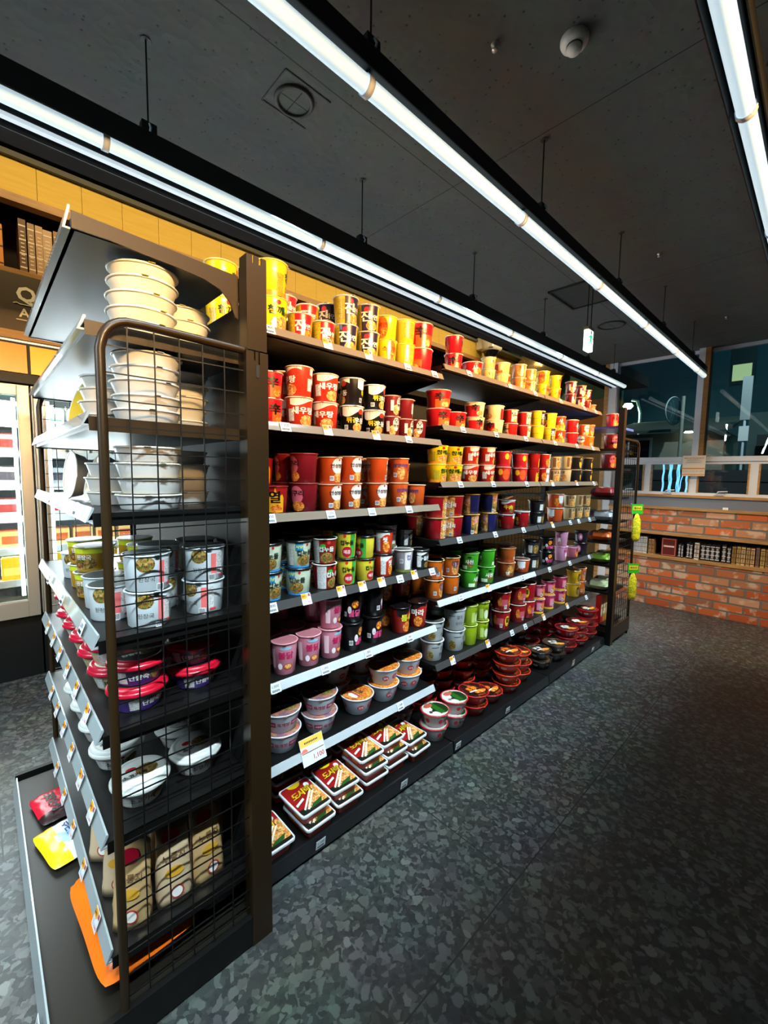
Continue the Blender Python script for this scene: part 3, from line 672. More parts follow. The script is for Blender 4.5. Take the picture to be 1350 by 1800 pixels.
PLAN = [
    ('A1', [(0.729, 'sesame', 2), (0.833, 'jinred', 1), (0.929, 'jinred', 1), (1.035, 'jinnavy', 2), (1.147, 'jinnavy', 2), (1.246, 'snack', 2), (1.361, 'snackback', 2), (1.535, 'shinbig', 2)]),
    ('B1', [(1.701, 'shin', 2), (1.87, 'redbowl', 1), (1.996, 'cream', 2), (2.144, 'creamred', 2), (2.326, 'creamor', 2), (2.448, 'creamor', 2), (2.625, 'snack', 2), (2.796, 'snack', 2), (3.044, 'ojj', 2), (3.21, 'ojj', 2), (3.313, 'ojj', 2), (3.455, 'orange', 1)]),
    ('A2', [(0.713, 'shin', 2), (0.831, 'saeu', 2), (0.943, 'saeu', 2), (1.068, 'twigim', 2), (1.184, 'twigim', 2), (1.277, 'ojj', 2), (1.361, 'ojj', 2), (1.447, 'ojj', 1)]),
    ('B2', [(1.55, 'shinbig', 2), (1.731, 'shinbig', 1), (1.906, 'shincream', 2), (2.096, 'shincream', 2), (2.254, 'mu', 2), (2.411, 'mu', 2), (2.585, 'jjbowl', 2), (2.754, 'jjbowl', 2), (2.896, 'snackred', 2), (3.108, 'redbowl', 2), (3.31, 'anseong', 2), (3.484, 'orange', 2)]),
    ('A3', [(0.732, 'yeul', 1), (0.851, 'neoguri', 2), (0.964, 'anseong', 2), (1.064, 'anseong', 2), (1.208, 'anseong', 2), (1.334, 'samyang', 2), (1.448, 'samyang', 1)]),
    ('B3', [(1.558, 'sesame', 2), (1.729, 'sesame', 2), (1.871, 'saeu', 2), (2.025, 'saeu', 2), (2.198, 'pinkred', 2), (2.391, 'pinkred', 2), (2.548, 'yeul', 2), (2.696, 'redwhite', 2), (2.855, 'kko', 2), (3.032, 'kko', 2), (3.211, 'yelblack', 2), (3.422, 'yelblack', 2)]),
    ('A4', [(0.708, 'cupnoodle', 2), (0.825, 'cupnoodle', 2), (0.941, 'cupred', 2), (1.042, 'cupyel', 2), (1.14, 'cupyel', 2), (1.247, 'redor', 2), (1.375, 'bwhite', 1), (1.518, 'bblack', 1)]),
    ('B4', [(1.568, 'kim', 2), (1.741, 'kim', 2), (1.893, 'navyor', 2), (2.066, 'navyor', 2), (2.262, 'beef', 2), (2.445, 'beef', 1), (2.645, 'darkbowl', 2), (2.927, 'orwhite', 2), (3.139, 'kko', 2), (3.28, 'kko', 2), (3.463, 'kko', 2)]),
    ('A5', [(0.767, 'pink', 1), (0.869, 'pink', 1), (0.969, 'pink', 2), (1.076, 'blackfire', 2), (1.192, 'blackfire', 2), (1.365, 'redblk', 1), (1.509, 'redblk', 1)]),
    ('B5', [(1.532, 'orange', 2), (1.732, 'orange', 2), (1.904, 'green', 2), (2.065, 'green', 2), (2.292, 'brownor', 2), (2.475, 'orwhite', 1), (2.603, 'darkbowl', 2), (2.813, 'blackfire', 2), (3.034, 'pinks', 2), (3.237, 'pinkbowl', 1), (3.475, 'darkpink', 2)]),
    ('A6', [(0.767, 'yukbowl', 2), (0.936, 'yukbowl', 2), (1.132, 'yukbowl', 1), (1.281, 'yukbowl', 2), (1.43, 'yukbowl', 2)]),
    ('B6', [(1.601, 'white', 2), (1.793, 'white', 2), (1.909, 'lime', 2), (2.024, 'lime', 2), (2.258, 'redyel', 2), (2.449, 'redyel', 2), (2.571, 'redyel', 2), (2.712, 'pinkb', 2), (2.863, 'pinkb', 2), (3.051, 'pinkb', 2), (3.324, 'yelor', 2), (3.466, 'orange', 2)]),
]
TAGS = [
    ('A1', [(0.675, 0), (0.897, 1), (1.086, 1), (1.301, 0), (1.474, 0)]),
    ('B1', [(1.732, 0), (2.109, 1), (2.398, 0), (2.742, 0), (3.13, 0), (3.339, 0)]),
    ('A2', [(0.73, 0), (0.899, 1), (1.131, 1), (1.316, 0)]),
    ('B2', [(1.696, 0), (1.992, 0), (2.309, 0), (2.693, 0), (3.036, 0), (3.325, 0)]),
    ('A3', [(0.673, 0), (0.914, 0), (1.113, 0), (1.327, 0)]),
    ('B3', [(1.69, 0), (1.981, 0), (2.344, 0), (2.684, 1), (3.069, 1), (3.386, 0)]),
    ('A4', [(0.677, 0), (0.811, 1), (0.965, 1), (1.07, 1), (1.173, 1), (1.28, 0), (1.372, 1), (1.492, 0)]),
    ('B4', [(1.696, 0), (2.021, 0), (2.331, 0), (2.718, 1), (2.994, 0), (3.141, 0), (3.342, 0)]),
    ('A5', [(0.688, 0), (0.893, 0), (1.104, 0), (1.349, 0)]),
    ('B5', [(1.72, 0), (1.977, 1), (2.347, 0), (2.706, 0), (3.023, 0), (3.379, 0)]),
    ('A6', [(0.84, 2), (1.298, 0)]),
    ('B6', [(1.672, 1), (1.991, 1), (2.248, 0), (2.407, 0), (2.657, 1), (3.023, 1), (3.368, 0)]),
    ('AB7', [(0.788, 0), (1.202, 0), (1.57, 0), (2.017, 0), (2.874, 1), (3.222, 0)]),
]

A_Z = {1: 1.752, 2: 1.458, 3: 1.163, 4: .868, 5: .590, 6: .294}
B_Z = {1: 1.80, 2: 1.53, 3: 1.268, 4: .995, 5: .702, 6: .386}
DECK = .062
PRICES = {1: '1,400', 2: '1,250', 3: '1,250', 4: '1,800', 5: '1,000', 6: '1,500'}
SHELF = mat((15, 14, 14), .36, 0, 0, name='black_shelf_metal', spec=.35)
def bay(x0, x1, zs, label, keys, mesh_back=False):
    t = thing('shelving_bay', label, 'shelving unit', (x0, 1.11, 0), 0, 'joined shelving bays')
    W = x1 - x0; Y0 = 1.11
    def P(z): return z
    bp = MB()
    if mesh_back:
        xx = .03
        while xx < W: bp.box(xx - .0014, xx + .0014, .54, .543, .1, 1.78, WIRE); xx += .05
        zz = .12
        while zz < 1.78: bp.box(.02, W - .01, .543, .546, zz - .0014, zz + .0014, WIRE); zz += .05
        bp.obj('wire_back', t)
    else:
        bp.box(.01, W - .01, .54, .548, .08, 1.75, BLACKM2); bp.obj('back_panel', t)
    for xx in (0.0, W - .03):
        u = MB(); u.box(xx, xx + .015, .525, .56, 0, 1.80, BLACKM); u.box(xx + .015, xx + .03, .535, .56, 0, 1.80, BLACKM)
        for k in range(34): u.box(xx + .004, xx + .011, .5245, .525, .1 + .05 * k, .13 + .05 * k, BLACKM2)
        u.obj('upright', t)
    for i in sorted(zs):
        z = zs[i]
        s_ = MB(); s_.box(.002, W - .002, .142, .535, z - .022, z, SHELF); s_.box(.002, W - .002, .138, .142, z - .028, z, SHELF)
        sh = s_.obj('shelf', t)
        for xx in (.003, W - .006):
            g = MB(); g.prism([(.535, z - .022), (.15, z - .022), (.15, z - .03), (.45, z - .07), (.535, z - .085)], lambda a, b, xx=xx: (xx, a, b), lambda a, b, xx=xx: (xx + .003, a, b), BLACKM); g.obj('bracket', sh)
        rm = RAILSHADE if i in (1, 2, 3, 4) else RAILLIT  # rail tone per shelf stands in for light and shade
        if i == 5 and x0 > 1.6 and x0 > 2.4: rm = RAILSHADE
        if i == 6 and x0 > 1.5: rm = RAILSHADE
        if i in (1, 2, 3): rm = mat((126, 112, 96), .3, 0, .4)  # warm light on the upper rails is put into this brown
        r_ = MB(); z0, z1 = z - .022, z + .005
        pr = [(.115, z0), (.128, z1), (.131, z1), (.1335, z1 - .004), (.119, z0 + .004), (.138, z0 + .004), (.138, z0)]
        r_.prism(pr, lambda a, b: (.003, a, b), lambda a, b, W=W: (W - .003, a, b), rm)
        rl = r_.obj('price_rail', sh, fix=True)
    d = MB(); d.box(.002, W - .002, .012, .535, DECK - .02, DECK, SHELF); dk = d.obj('base_deck', t)
    k_ = MB(); k_.box(.004, W - .004, .03, .04, 0.0, DECK - .02, BLACKM2); k_.box(.004, W - .004, .04, .53, 0.0, .012, BLACKM2); k_.obj('kick_plate', t)
    r_ = MB(); r_.prism([(0, .014), (.006, DECK + .004), (.012, DECK + .004), (.012, .014)], lambda a, b: (.003, a, b), lambda a, b: (W - .003, a, b), RAILBASE)
    rl = r_.obj('price_rail', dk, fix=True)
    # price tags
    for key, L in TAGS:
        if key != 'AB7' and (key[0] not in keys): continue
        for x, kd in L:
            if not (x0 + .02 < x < x1 - .02): continue
            if key == 'AB7': put_tag(dk, kd, '1,100' if x < 1.0 else '1,200', (x - x0, -.002, .040), (math.radians(7), 0, 0)); continue
            i = int(key[1]); z = zs[i]; sh = [c for c in t.children if c.name.startswith('shelf')][sorted(zs).index(i)]
            put_tag(sh, kd, PRICES[i] if kd != 2 else '1,100', (x - x0, .1185, z - .009), (math.radians(-24), 0, 0))
    return t
bay(.545, 1.54, A_Z, 'near black shelving bay of six shelves just right of the tall post', 'A')
bay(1.543, 2.52, B_Z, 'middle black shelving bay of noodle cups between the near and far bays', 'B')
bay(2.523, 3.47, B_Z, 'far black shelving bay with a wire back next to the far end unit', 'B', True)

# ------------------------------------------------------------------ end unit facing the camera's left
EZ = {2: 1.597, 3: 1.408, 4: 1.21, 5: .937, 6: .724, 7: .478, 8: .197}
t = thing('end_shelving_unit', 'tall brown black end unit with wire side guards at the near shelf end', 'shelving unit', (0, 0, 0))
NY0, NY1 = 1.0, 2.16
post = MB()
def notch_plate(x0, x1, y0, y1, z0, z1, notches, mt):
    poly = [(x0, z0), (x1, z0), (x1, z1)]
    for c, w2, d in notches[::-1]: poly += [(c + w2, z1), (c + w2, z1 - d), (c - w2, z1 - d), (c - w2, z1)]
    poly += [(x0, z1)]
    post.prism(poly, lambda a, b: (a, y0, b), lambda a, b: (a, y1, b), mt)
for y0, y1 in ((.998, 1.001),):
    notch_plate(.489, .541, y0, y1, 1.60, 1.822, [(.506, .002, .018), (.524, .003, .018)], BROWNM)
    notch_plate(.486, .544, y0, y1, 0.0, 1.597, [(.508, .0018, .022), (.520, .0018, .03)], BROWNM)
post.box(.486, .489, 1.001, 1.04, 0, 1.597, BROWNM); post.box(.541, .544, 1.001, 1.04, 0, 1.597, BROWNM); post.box(.489, .492, 1.001, 1.036, 1.597, 1.822, BROWNM)
post.box(.511, .519, .9965, .998, 1.535, 1.565, BLACKM2); post.box(.489, .541, 1.036, 1.04, 0, 1.80, BLACKM)
post.obj('corner_post', t, fix=True)
post = MB(); y0, y1 = NY1 - .003, NY1
notch_plate(.489, .541, y0, y1, 1.60, 1.822, [(.506, .002, .018), (.524, .003, .018)], BROWNM)
notch_plate(.486, .544, y0, y1, 0.0, 1.5995, [], BROWNM)
post.obj('corner_post', t, fix=True)
b = MB(); b.box(.500, .530, 1.045, NY1 - .045, .06, 1.72, BLACKM2); b.obj('back_panel', t)
def side_guard(y, nm):
    g = MB(); r = .0095
    pts = [(.484, y, 1.597), (.27, y, 1.602)]
    for k in range(1, 8):
        a = PI / 2 * k / 8; pts.append((.245 - .055 * math.sin(a) + .0, y, 1.547 + .055 * math.cos(a)))
    pts += [(.187, y, 1.54), (.184, y, .10), (.182, y, .0)]
    g.tube(pts, r, BROWNM, 10)
    g.obj('guard_frame', t)
    g = MB(); x = .235
    while x < .485: g.box(x - .0013, x + .0013, y - .0013, y + .0013, .09, 1.598, WIRE); x += .0505
    z = .105
    while z < 1.59: g.box(.186, .486, y + .0013, y + .0039, z - .0013, z + .0013, WIRE); z += .0535
    g.obj('wire_grid', t)
side_guard(1.012, 'near'); side_guard(NY1 - .012, 'far')
g = MB()
for y in (1.0, NY1 - .02): g.box(.05, .486, y, y + .018, 0.004, .085, BLACKM)
g.box(.055, .486, 1.018, NY1 - .02, 0.004, .05, BLACKM2); g.obj('base_plinth', t)
CLR = mat((150, 158, 160), .25, 0, .4, name='end_rail_plastic')
def railx(parent, x, y0, y1, z, h=.04, tilt=.020, mt=CLR):
    r_ = MB(); pr = [(x - tilt, z - h), (x, z), (x + .004, z), (x + .004, z - .004), (x - tilt + .005, z - h + .004), (x + .01, z - h + .004), (x + .01, z - h)]
    r_.prism(pr, lambda a, b: (a, y0, b), lambda a, b: (a, y1, b), mt); return r_.obj('price_rail', parent, fix=True)
# top shelf, seen from below, with its curved gusset
TOPZ = 1.788
s_ = MB(); s_.box(.155, .49, 1.06, 2.0, TOPZ - .02, TOPZ, mat((11, 11, 11), .42, 0, 0, name='top_shelf_enamel', spec=.3)); sh = s_.obj('shelf', t)
railx(sh, .152, 1.06, 1.99, TOPZ + .026, .046, .010)
for yy in (1.045, 2.0):
    g = MB(); pl = [(.49, TOPZ - .006), (.155, TOPZ + .010), (.155, TOPZ - .022), (.22, TOPZ - .022), (.28, TOPZ - .027), (.36, TOPZ - .032), (.41, TOPZ - .038), (.445, TOPZ - .050), (.468, TOPZ - .072), (.482, TOPZ - .105), (.49, TOPZ - .11)]
    g.prism(pl, lambda a, b: (a, yy, b), lambda a, b: (a, yy + .004, b), BROWNM); g.obj('bracket', sh, fix=True)
for i in sorted(EZ):
    z = EZ[i]; s_ = MB(); s_.box(.17, .499, 1.045, 2.12, z - .024, z, SHELF); em = BROWNM if i < 4 else BLACKM; s_.box(.168, .499, 1.041, 1.045, z - .028, z + .001, em); s_.box(.168, .499, 2.12, 2.124, z - .028, z + .001, em)
    sh = s_.obj('shelf', t)
    railx(sh, .168, 1.05, 2.115, z + .012, .030, .012)
    n = {2: 0, 3: 0, 4: 2, 5: 3, 6: 6, 7: 6, 8: 5}[i]
    for k in range(n):
        put_tag(sh, 1 if i > 5 else 0, '2,500', (.156, 1.16 + k * (.9 / max(n, 1)), z + .002), (math.radians(-21), 0, -PI / 2))
s_ = MB(); s_.box(.052, .499, 1.03, 2.12, .05, .07, mat((30, 27, 21), .38, 0, 0, name='base_tray_enamel', spec=.35)); dk = s_.obj('base_deck', t)
railx(dk, .052, 1.02, 2.12, .088, .05, .012)
put_tag(dk, 0, '3,000', (.036, 1.12, .066), (math.radians(-14), 0, -PI / 2))

# far end unit
t = thing('end_shelving_unit', 'far end unit with wire guards and tall dark post before the brick wall', 'shelving unit', (0, 0, 0))
post = MB(); FY = 1.075
notch_plate(3.485, 3.535, FY, FY + .003, 0.0, 1.825, [(3.50, .002, .02), (3.52, .002, .02)], BROWNM)
post.box(3.485, 3.488, FY + .003, FY + .04, 0, 1.825, BLACKM); post.box(3.532, 3.535, FY + .003, FY + .04, 0, 1.825, mat((140, 150, 170), .3, .4)); post.obj('corner_post', t, fix=True)
b = MB(); b.box(3.535, 3.93, FY, FY + .015, .03, .14, BROWNM); b.box(3.535, 3.93, FY + .015, 2.1, .03, .08, BLACKM); b.tube([(3.9, FY + .01, 0), (3.9, FY + .01, .03)], .01, BLACKM); b.obj('base_plinth', t)
g = MB(); g.tube([(3.535, FY + .01, 1.60), (3.86, FY + .01, 1.60), (3.895, FY + .01, 1.585), (3.915, FY + .01, 1.55), (3.92, FY + .01, .14)], .009, BROWNM, 10); g.obj('guard_frame', t)
g = MB(); x = 3.575
while x < 3.92: g.box(x - .0013, x + .0013, FY + .009, FY + .0115, .14, 1.6, WIRE); x += .0505
z = .17
while z < 1.6: g.box(3.535, 3.92, FY + .0115, FY + .014, z - .0013, z + .0013, WIRE); z += .0535
g.obj('wire_grid', t)
FZ = {1: 1.70, 2: 1.53, 3: 1.38, 4: 1.15, 5: .96, 6: .80, 7: .62, 8: .40}
for i in sorted(FZ):
    z = FZ[i]; s_ = MB(); s_.box(3.545, 3.90, 1.13, 2.1, z - .018, z, mat((70, 90, 170), .3, 0, .4, name='blue_edge_shelf') if i == 1 else SHELF); sh = s_.obj('shelf', t)
s_ = MB(); s_.box(3.535, 3.90, 1.13, 2.1, .1395 - .018, .14, SHELF); s_.obj('base_deck', t)

# ------------------------------------------------------------------ noodle cups
def gfx(m, elems, r0, r1, h, reps=2, phase=0.0):
    rm = (r0 + r1) / 2
    def fn_(layer, rot):
        off = .0005 + .00028 * layer
        def fn(u, v):
            v = min(max(v, .0), h); r = r0 + (r1 - r0) * v / h + off; a = rot - PI / 2 + u / rm
            return (r * math.cos(a), r * math.sin(a), v)
        return fn
    lay = 0
    for e in elems:
        k = e[0]; rp = reps
        if k == 'band':
            _, v0, v1, c = e[:4]; mt = c if not isinstance(c, tuple) else P_(c); n = 32
            fn = fn_(lay, 0); vs = []
            for j in range(n + 1):
                u = 2 * PI * rm * j / n; vs += [fn(u, v0 * h), fn(u, v1 * h)]
            m.add(vs, [(2 * j, 2 * j + 2, 2 * j + 3, 2 * j + 1) for j in range(n)], mt, True); lay += 1; continue
        for q in range(rp):
            rot = phase + 2 * PI * q / rp
            if k in ('ell', 'rect', 'swoosh', 'flame', 'oct'):
                _, u, v, w_, h_, c = e[:6]; mt = c if not isinstance(c, tuple) else P_(c)
                sc = r1 / .045; u, w_ = u * sc, w_ * sc; v, h_ = v * h, h_ * h; n = 10
                fn = fn_(lay, rot); vs = []
                for j in range(n + 1):
                    s = -1 + 2 * j / n
                    if k == 'ell': s = math.sin(s * PI / 2); t_ = math.sqrt(max(0, 1 - s * s)); lo, hi = v - h_ / 2 * t_, v + h_ / 2 * t_
                    elif k == 'oct': t_ = min(1, 1.45 - abs(s)); lo, hi = v - h_ / 2 * t_, v + h_ / 2 * t_
                    elif k == 'rect': lo, hi = v - h_ / 2, v + h_ / 2
                    elif k == 'swoosh': lo, hi = v - h_ / 2 + h_ * .45 * math.sin(s * 2.6), v + h_ / 2
                    else: lo, hi = v - h_ / 2, v + h_ / 2 * (1 - .7 * abs(s)) * (1 if j % 2 else .55)
                    vs += [fn(u + s * w_ / 2, lo), fn(u + s * w_ / 2, hi)]
                m.add(vs, [(2 * j, 2 * j + 2, 2 * j + 3, 2 * j + 1) for j in range(n)], mt, True)
            elif k == 'txt':
                _, s, u, v, size, c = e[:6]; bold = e[6] if len(e) > 6 else .045
                mt = c if not isinstance(c, tuple) else P_(c); sc = r1 / .045; fn = fn_(lay + 1, rot)
                vs, fs, w_ = glyphs(s, min(bold, .018), .007, size * h)
                for dx in ((0,) if bold < .03 else (-.020, 0, .020)):
                    m.add([fn(u * sc + x + dx * size * h, v * h + y) for x, y in vs], fs, mt)
            elif k == 'bar':
                _, u, v = e[:3]; sc = r1 / .045; fn = fn_(lay, rot); u *= sc; v *= h
                def rc(a, b, c_, d, mt, fn=fn): m.add([fn(a, c_), fn((a + b) / 2, c_), fn(b, c_), fn(b, d), fn((a + b) / 2, d), fn(a, d)], [(0, 1, 4, 5), (1, 2, 3, 4)], mt)
                rc(u - .008, u + .008, v - .009, v + .009, P_((235, 235, 235)))
                fn = fn_(lay + 1, rot)
                for j in range(6): rc(u - .0065 + j * .0022, u - .0052 + j * .0022, v - .006, v + .007, INK, fn)
        lay += 1
def lid_gfx(m, z, r, items):
    for n, e in enumerate(items):
        zz = z + .0004 * (n + 1)
        if e[0] == 'disc': m.disc(e[1] * r, zz, e[2] if not isinstance(e[2], tuple) else P_(e[2]), 28)
        elif e[0] == 'rect': 
            _, x, y, a, b, c = e; mt = c if not isinstance(c, tuple) else P_(c)
            m.add([((x - a) * r, (y - b) * r, zz), ((x + a) * r, (y - b) * r, zz), ((x + a) * r, (y + b) * r, zz), ((x - a) * r, (y + b) * r, zz)], [(0, 1, 2, 3)], mt)
        elif e[0] == 'ell':
            _, x, y, a, b, c = e; m.add([((x + a * math.cos(2 * PI * k / 20)) * r, (y + b * math.sin(2 * PI * k / 20)) * r, zz) for k in range(20)], [tuple(range(20))], c if not isinstance(c, tuple) else P_(c))
        elif e[0] == 'txt':
            _, s, x, y, sz, c = e; put_text(m, s, lambda a, b: (x * r + a, y * r + b, zz), sz * r, P_(c), .04)
KIND = {}
def cup(key, r1, r0, h, base, rim, lid, els, words, cat='noodle cup', reps=2, lidg=(), cap=None, ribs=False, flat=False):
    body = MB(); bm_ = base if not isinstance(base, tuple) else P_(base)
    rr = r1 - .003
    w_ = (lambda a, z: 1 + .012 * math.cos(a * 28) * min(1, z / (h * .4))) if ribs else None
    n = 56 if ribs else 32
    body.lathe([(r0 - .002, .0), (r0, .002), (rr, h - .004)], bm_, n, wob=w_)
    body.disc(r0 - .002, 0.0, bm_, n, up=False)
    gfx(body, els, r0, rr, h, reps)
    rimm = MB(); rm_ = P_(rim) if isinstance(rim, tuple) else rim
    rimm.lathe([(rr - .003, h - .005), (rr, h - .006), (r1, h - .0045), (r1 + .0006, h - .0025), (r1 - .001, h - .0008), (r1 - .004, h - .0012), (r1 - .0055, h - .003)], rm_, n)
    li = MB(); lm = P_(lid) if isinstance(lid, tuple) else lid
    lz = h - .002
    if cap:
        li.lathe([(r1 + .0012, h - .006), (r1 + .0016, h - .0015), (r1 - .002, h - .0006), (r1 - .008, h - .0006), (.0001, h - .0009)], cap, n)
        lz = h - .0008
    else:
        li.lathe([(r1 - .004, h - .0018), (r1 - .008, h - .0022), (.0001, h - .0018)], lm, n)
        li.box(-.007, .007, -r1 - .006, -r1 + .004, h - .0022, h - .0016, lm)
    if lidg: lid_gfx(li, h - .0012, r1 - .008, [(e[0],) + tuple(e[1:]) for e in lidg])
    KIND[key] = dict(body=body.mesh('cup_body' if cat != 'noodle bowl' else 'bowl_body'), rim=rimm.mesh('rim'), lid=li.mesh('lid'), h=h, r=r1, words=words, cat=cat)
def place(key, loc, rz, label, group, rot=None, scale=None):
    K = KIND[key]
    nm = {'noodle cup': 'noodle_cup', 'noodle bowl': 'noodle_bowl', 'soup cup': 'soup_cup', 'porridge bowl': 'porridge_bowl', 'rice bowl': 'rice_bowl'}[K['cat']]
    t = thing(nm, label, K['cat'], loc, rz, group, rot)
    for n, k in ((K['body'].name.split('.')[0], 'body'), ('rim', 'rim'), ('lid', 'lid')):
        o = bpy.data.objects.new(n, K[k]); col.objects.link(o); o.parent = t
    if scale: t.scale = scale
    return t
W_ = (238, 236, 230); BK = (20, 18, 20); RD = (200, 22, 24); YL = (245, 205, 20); GN = (30, 60, 30)
LOGO = ('ell', -.001, .84, .014, .13, (200, 30, 30))
cup('sesame', .054, .043, .116, (240, 208, 20), (240, 226, 120), (240, 214, 60), [('band', .0, .16, (226, 150, 30)), ('ell', .006, .26, .062, .40, FOOD), ('rect', -.046, .4, .022, .5, PRINTY), LOGO, ('txt', '참깨', -.006, .62, .26, (22, 54, 26)), ('txt', '라면', .024, .56, .14, (22, 54, 26))], 'yellow sesame noodle cup', 'noodle cup')
cup('jinred', .046, .037, .092, (176, 152, 30), W_, W_, [('rect', .004, .5, .062, 1.0, (208, 26, 40)), ('rect', -.043, .5, .03, .7, PRINTY), ('ell', .018, .22, .03, .36, FOODR), ('txt', '진', -.010, .52, .46, (245, 240, 230), .07), ('txt', '라면', .014, .5, .2, W_)], 'red and olive noodle cup')
cup('jinnavy', .049, .039, .112, (208, 176, 40), W_, W_, [('rect', .004, .5, .066, 1.0, (40, 32, 62)), ('rect', -.046, .5, .03, .7, PRINTY), ('ell', .012, .2, .046, .36, FOOD), ('ell', -.008, .78, .02, .2, (206, 40, 60)), ('txt', '진', -.012, .54, .42, (245, 240, 230), .07), ('txt', '라면', .016, .52, .2, W_)], 'navy and yellow noodle cup')
cup('snack', .046, .037, .104, (240, 202, 30), (240, 220, 90), (240, 210, 60), [('ell', .010, .5, .05, .9, (226, 110, 30)), ('ell', .014, .28, .03, .36, FOODR), ('txt', '스낵면', .0, .6, .22, (200, 40, 20))], 'yellow and orange noodle cup')
cup('snackback', .049, .040, .106, (214, 190, 40), (236, 216, 90), (240, 210, 60), [('rect', 0, .55, .08, .62, PRINTY), ('rect', .03, .3, .026, .34, (220, 70, 50))], 'yellow noodle cup with small print')
cup('shinbig', .062, .051, .104, (196, 24, 34), (236, 210, 190), (200, 30, 40), [('band', .0, .1, (150, 16, 24)), ('swoosh', .012, .30, .07, .44, (226, 90, 30)), ('ell', .018, .2, .036, .3, FOOD), ('txt', '辛', -.006, .60, .48, (20, 14, 14), .04)], 'large red noodle cup with black character')
cup('shin', .046, .037, .098, (204, 26, 36), (238, 214, 196), (210, 40, 44), [('swoosh', .010, .28, .05, .4, (226, 90, 30)), ('ell', .014, .2, .03, .28, FOODR), ('txt', '辛', -.004, .58, .44, (20, 14, 14), .04)], 'small red noodle cup with black character')
cup('shincream', .056, .046, .096, (236, 214, 160), (240, 226, 200), (232, 206, 150), [('rect', -.016, .38, .07, .76, (196, 26, 34)), ('ell', .022, .24, .034, .34, FOOD), ('txt', '辛', .0, .62, .46, (20, 14, 14), .04)], 'cream and red noodle cup')
cup('redbowl', .054, .043, .074, (198, 26, 34), (230, 200, 180), (120, 30, 30), [('ell', .014, .36, .05, .6, FOODR), ('txt', '사', -.004, .56, .4, W_)], 'low red noodle bowl', 'noodle bowl')
cup('cream', .040, .033, .10, (236, 204, 130), W_, (240, 220, 170), [('ell', .014, .4, .03, .5, FOOD), ('txt', '면', -.01, .62, .26, (120, 60, 20))], 'slim cream noodle cup')
cup('creamred', .048, .038, .10, (234, 196, 130), W_, W_, [('rect', -.02, .6, .05, .5, (206, 36, 40)), ('rect', .026, .5, .02, .7, (246, 226, 170)), ('ell', .01, .2, .04, .3, FOODR)], 'cream noodle cup with red block')
cup('creamor', .045, .036, .096, (220, 130, 60), W_, (90, 60, 40), [('ell', .0, .45, .06, .7, FOOD), ('rect', .034, .5, .016, .8, (240, 214, 160)), ('txt', '맛', -.004, .72, .24, (80, 30, 20))], 'orange and cream noodle cup')
cup('ojj', .040, .032, .096, (120, 26, 34), (220, 190, 170), (190, 60, 50), [('ell', -.010, .3, .04, .5, FOOD), ('oct', .008, .6, .034, .62, (240, 230, 214)), ('txt', '오', .008, .76, .26, (30, 24, 26), .05), ('txt', '짬뽕', .008, .52, .16, (30, 24, 26), .04), ('rect', -.034, .5, .016, .5, PRINT)], 'slim dark red noodle cup with white emblem')
cup('orange', .050, .040, .086, (222, 106, 22), (240, 200, 160), BLACKCAP, [('ell', .022, .4, .036, .66, FOOD), ('txt', '삼양', .022, .7, .26, (40, 44, 110)), ('txt', '라면', .022, .48, .18, (40, 44, 110)), ('bar', -.016, .3)], 'wide orange noodle cup')
cup('saeu', .050, .040, .116, (206, 52, 30), (240, 214, 190), (236, 200, 180), [('swoosh', .006, .91, .10, .22, (240, 226, 214)), ('ell', .014, .22, .05, .38, FOOD), ('rect', -.042, .4, .022, .4, PRINT), ('txt', '새우탕', -.001, .55, .25, (250, 244, 236), .07)], 'orange red noodle cup with white swoosh')
cup('twigim', .049, .039, .112, (24, 20, 22), W_, (236, 230, 220), [('swoosh', .0, .86, .10, .30, (238, 230, 220)), ('ell', .024, .78, .024, .2, (190, 50, 30)), ('ell', .012, .2, .04, .32, FOOD), ('txt', '튀김', -.012, .46, .22, (236, 200, 30), .06), ('txt', '우동', .018, .44, .22, (245, 240, 230), .06), ('bar', -.034, .2)], 'black noodle cup with white top')
cup('mu', .046, .037, .092, (196, 36, 32), (236, 206, 190), (200, 50, 44), [('rect', .004, .52, .04, .84, (244, 226, 180)), ('ell', .014, .2, .03, .3, FOOD), ('txt', '무', -.003, .62, .36, (34, 24, 20), .06), ('txt', '파마', .016, .56, .15, (34, 24, 20))], 'red noodle cup with cream panel')
cup('jjbowl', .050, .040, .082, (238, 204, 36), (240, 214, 120), (236, 196, 60), [('rect', .018, .5, .034, .9, (50, 40, 80)), ('ell', .022, .3, .024, .4, FOODR), ('txt', '진', .014, .62, .34, W_, .06), ('band', .46, .5, (206, 160, 30))], 'yellow and navy noodle bowl', 'noodle bowl')
cup('snackred', .046, .037, .096, (206, 60, 30), (238, 200, 160), (226, 80, 50), [('band', .0, .35, (238, 190, 30)), ('ell', .008, .34, .044, .5, FOODR), ('txt', '사', .0, .66, .3, W_)], 'red and yellow noodle cup')
cup('anseong', .048, .038, .106, (206, 76, 26), (236, 196, 160), (220, 110, 60), [('ell', .012, .66, .056, .62, (240, 234, 226)), ('ell', .014, .22, .046, .38, FOOD), ('ell', .014, .88, .008, .08, (200, 30, 30)), ('txt', '안성탕면', .010, .66, .165, (28, 22, 22), .05), ('bar', -.016, .2)], 'orange noodle cup with white oval')
cup('samyang', .044, .035, .102, (214, 92, 34), (236, 196, 160), (220, 110, 60), [('ell', .012, .38, .042, .56, FOOD), ('txt', '삼양라면', .010, .68, .18, (238, 230, 236), .12), ('txt', '삼양라면', .010, .68, .18, (50, 52, 120), .03), ('bar', -.018, .3)], 'orange noodle cup with blue lettering')
